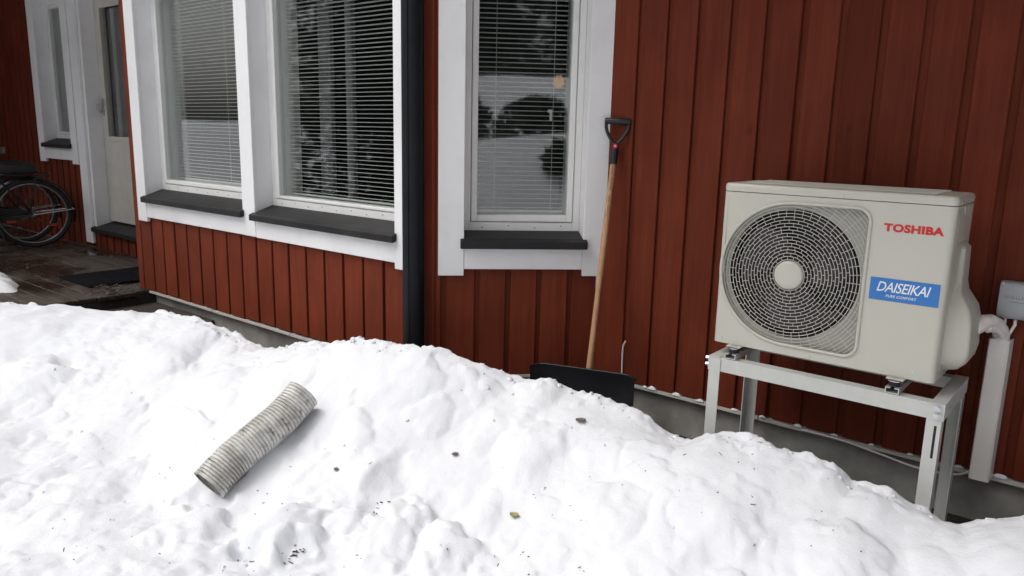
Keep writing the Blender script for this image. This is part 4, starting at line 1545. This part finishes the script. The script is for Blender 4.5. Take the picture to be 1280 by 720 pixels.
# leaves
def leaf(xy, L, rot, mat, label, curl=0.3):
    z = hs_(*xy)
    vs, fs = [], []
    for i in range(7):
        t_ = i / 6
        wv = 0.42 * L * math.sin(math.pi * min(1, t_ * 0.96 + 0.03)) ** 0.8 * (1 + 0.15 * math.sin(i * 2.1))
        for s in (-1, 0, 1):
            a = Vector(((t_ - 0.5) * L, s * wv, curl * L * (abs(s) * 0.45 + 0.5 * (t_ - 0.4) ** 2)))
            a.rotate(Matrix.Rotation(rot, 3, 'Z'))
            vs.append(a + Vector((xy[0], xy[1], z + 0.004)))
    fs = [(i * 3 + j, i * 3 + j + 1, i * 3 + j + 4, i * 3 + j + 3) for i in range(6) for j in range(2)]
    n = len(vs)
    vs += [v_ + Vector((0, 0, 0.0012)) for v_ in vs]
    fs += [tuple(n + k for k in f_[::-1]) for f_ in fs]
    return tag(MB().add(vs, fs).build('leaf', mat, smooth=True), label, 'leaf')


leaf((-1.572, -0.915), 0.040, 0.7, 'leaf_brown', 'curled brown leaf on the snow below the shovel')
leaf((-1.553, -1.337), 0.036, 0.2, 'leaf_yellow', 'yellowish lichen scrap on the snow in front')
leaf((-1.912, -1.261), 0.028, 1.2, 'leaf_brown', 'small dark leaf fragment right of the duct hose', 0.2)
leaf((-2.254, -1.563), 0.022, 2.2, 'leaf_brown', 'tiny brown scrap on the snow beside the duct hose', 0.2)

# specks and twigs strewn over the snow
spk = MB()
rr = random.Random(3)
for i in range(420):
    x = rr.uniform(-3.4, 0.1)
    yc = float(np.interp(x, CREST[:, 0], CREST[:, 1]))
    y = yc - rr.uniform(0.03, 1.4)
    if float(vnoise(np.array([x * 3.1 + 40]), np.array([y * 3.1 + 70]))[0]) < rr.uniform(-0.2, 0.6):
        continue
    z = hs_(x, y)
    L = rr.choice((0.004, 0.005, 0.006, 0.008, 0.012, 0.02)) * rr.uniform(0.6, 1.2)
    a = rr.uniform(0, 6.28)
    spk.tube([(x, y, z + 0.001), (x + L * math.cos(a), y + L * math.sin(a), z + 0.003)], rr.uniform(0.0007, 0.0018), 4)
for hx, hy in ((-2.186, -2.0), (-2.055, -1.895), (-1.975, -1.60), (-4.431, -1.70)):
    for i in range(16):
        x, y = hx + rr.gauss(0, 0.018), hy + rr.gauss(0, 0.018)
        z = hs_(x, y)
        L, a = rr.uniform(0.006, 0.02), rr.uniform(0, 6.28)
        spk.tube([(x, y, z + 0.001), (x + L * math.cos(a), y + L * math.sin(a), z + 0.004)], rr.uniform(0.001, 0.0028), 4)
tag(spk.build('debris', 'speck'), 'dark specks and twigs strewn over the snow', kind='stuff')

# leaf litter on the deck by the bay corner
lt = MB()
for i in range(240):
    x, y = rr.gauss(-5.86, 0.12), rr.gauss(-0.80, 0.09)
    if i % 3 == 0:
        x, y = rr.uniform(-8.6, -5.9), rr.uniform(-1.5, -0.15)
    if x > -5.74 or (y > -0.63 and x > -6.4):
        continue
    L = rr.uniform(0.008, 0.024)
    a, tl = rr.uniform(0, 6.28), rr.uniform(-.4, .4)
    u_ = Vector((math.cos(a), math.sin(a), tl)) * L
    v_ = Vector((-math.sin(a), math.cos(a), rr.uniform(-.3, .3))) * L * rr.uniform(.25, .6)
    c_ = Vector((x, y, 0.004 + L * 0.4))
    lt.add([c_ - u_, c_ + v_, c_ + u_, c_ - v_], [(0, 1, 2, 3)])
tag(lt.build('leaf_litter', 'litter'), 'scattered brown leaf litter on the deck near the bay', kind='stuff')

# dark wood behind the viewer, mirrored in the panes
wd = MB()
rr = random.Random(21)
for i in range(70):
    ang = R(rr.uniform(-200, 20))
    dist = rr.uniform(15, 26)
    cx, cy = 0 + dist * 1.5 * math.cos(ang), -2.0 + dist * math.sin(ang)
    if cy > -7 and abs(cx) < 16:
        continue
    Ht = rr.uniform(7, 12)
    zb = float(ground_z(np.array([cx]), np.array([cy]))[0])
    if R(-168) < ang < R(-138):
        continue
    wd.cyl((cx, cy, zb - 0.5), (cx, cy, zb + Ht * 0.9), 0.16, 6, 0.03)
    for j in range(260):
        t_ = rr.random() ** 0.8
        z = zb + 0.5 + (Ht - 0.5) * t_
        rad = (1 - t_) * Ht * 0.2 + 0.25
        a = rr.uniform(0, 6.28)
        d1, d2 = Vector((math.cos(a), math.sin(a), 0)), Vector((-math.sin(a), math.cos(a), 0))
        c_ = Vector((cx, cy, z))
        wv = rr.uniform(0.10, 0.26)
        e_ = c_ + d1 * rad * rr.uniform(0.7, 1.1) - Vector((0, 0, rr.uniform(0.2, 0.7)))
        wd.add([c_ + d2 * wv * .4, c_ - d2 * wv * .4, e_ - d2 * wv, e_ + d2 * wv * 0.8 - Vector((0, 0, .25))], [(0, 1, 2, 3)])
# dense hedge to the left, low shrubs on the bank: unseen, added for dark reflections
def thicket(cx, cy, z0, rx_, ry_, h, n):
    for j in range(n):
        a, t_ = rr.uniform(0, 6.28), rr.random() ** 0.5
        z = z0 + h * rr.random()
        k_ = math.sqrt(max(0.05, 1 - ((z - z0) / h) ** 3))
        c_ = Vector((cx + rx_ * t_ * k_ * math.cos(a), cy + ry_ * t_ * k_ * math.sin(a), z))
        u_ = Vector((rr.uniform(-1, 1), rr.uniform(-1, 1), rr.uniform(-1, 1))).normalized() * rr.uniform(.05, .13)
        v_ = Vector((rr.uniform(-1, 1), rr.uniform(-1, 1), rr.uniform(-1, 1))).normalized() * rr.uniform(.04, .10)
        wd.add([c_ - u_, c_ + v_, c_ + u_, c_ - v_], [(0, 1, 2, 3)])


for i in range(9):
    t_ = i / 15
    thicket(-8.0 - 6.0 * t_, -8.6 + 4.5 * t_, -0.3, 1.1, 1.0, rr.uniform(3.6, 4.8), 1500)
for q_, l_, z0, rx_, h, n_ in ((8.0, 0.3, 0.9, 0.8, 0.85, 700), (8.2, -0.9, 1.1, 0.6, 0.7, 400), (6.1, 0.55, 0.75, 0.25, 0.35, 200)):
    thicket(-2.4 + 0.78 * q_ + 0.63 * l_, -0.3 - 0.63 * q_ + 0.78 * l_, z0, rx_, rx_ * 0.8, h, n_)
tag(wd.build('woods', 'needles'), 'dark spruce wood across the yard, mirrored in the window panes', kind='stuff')
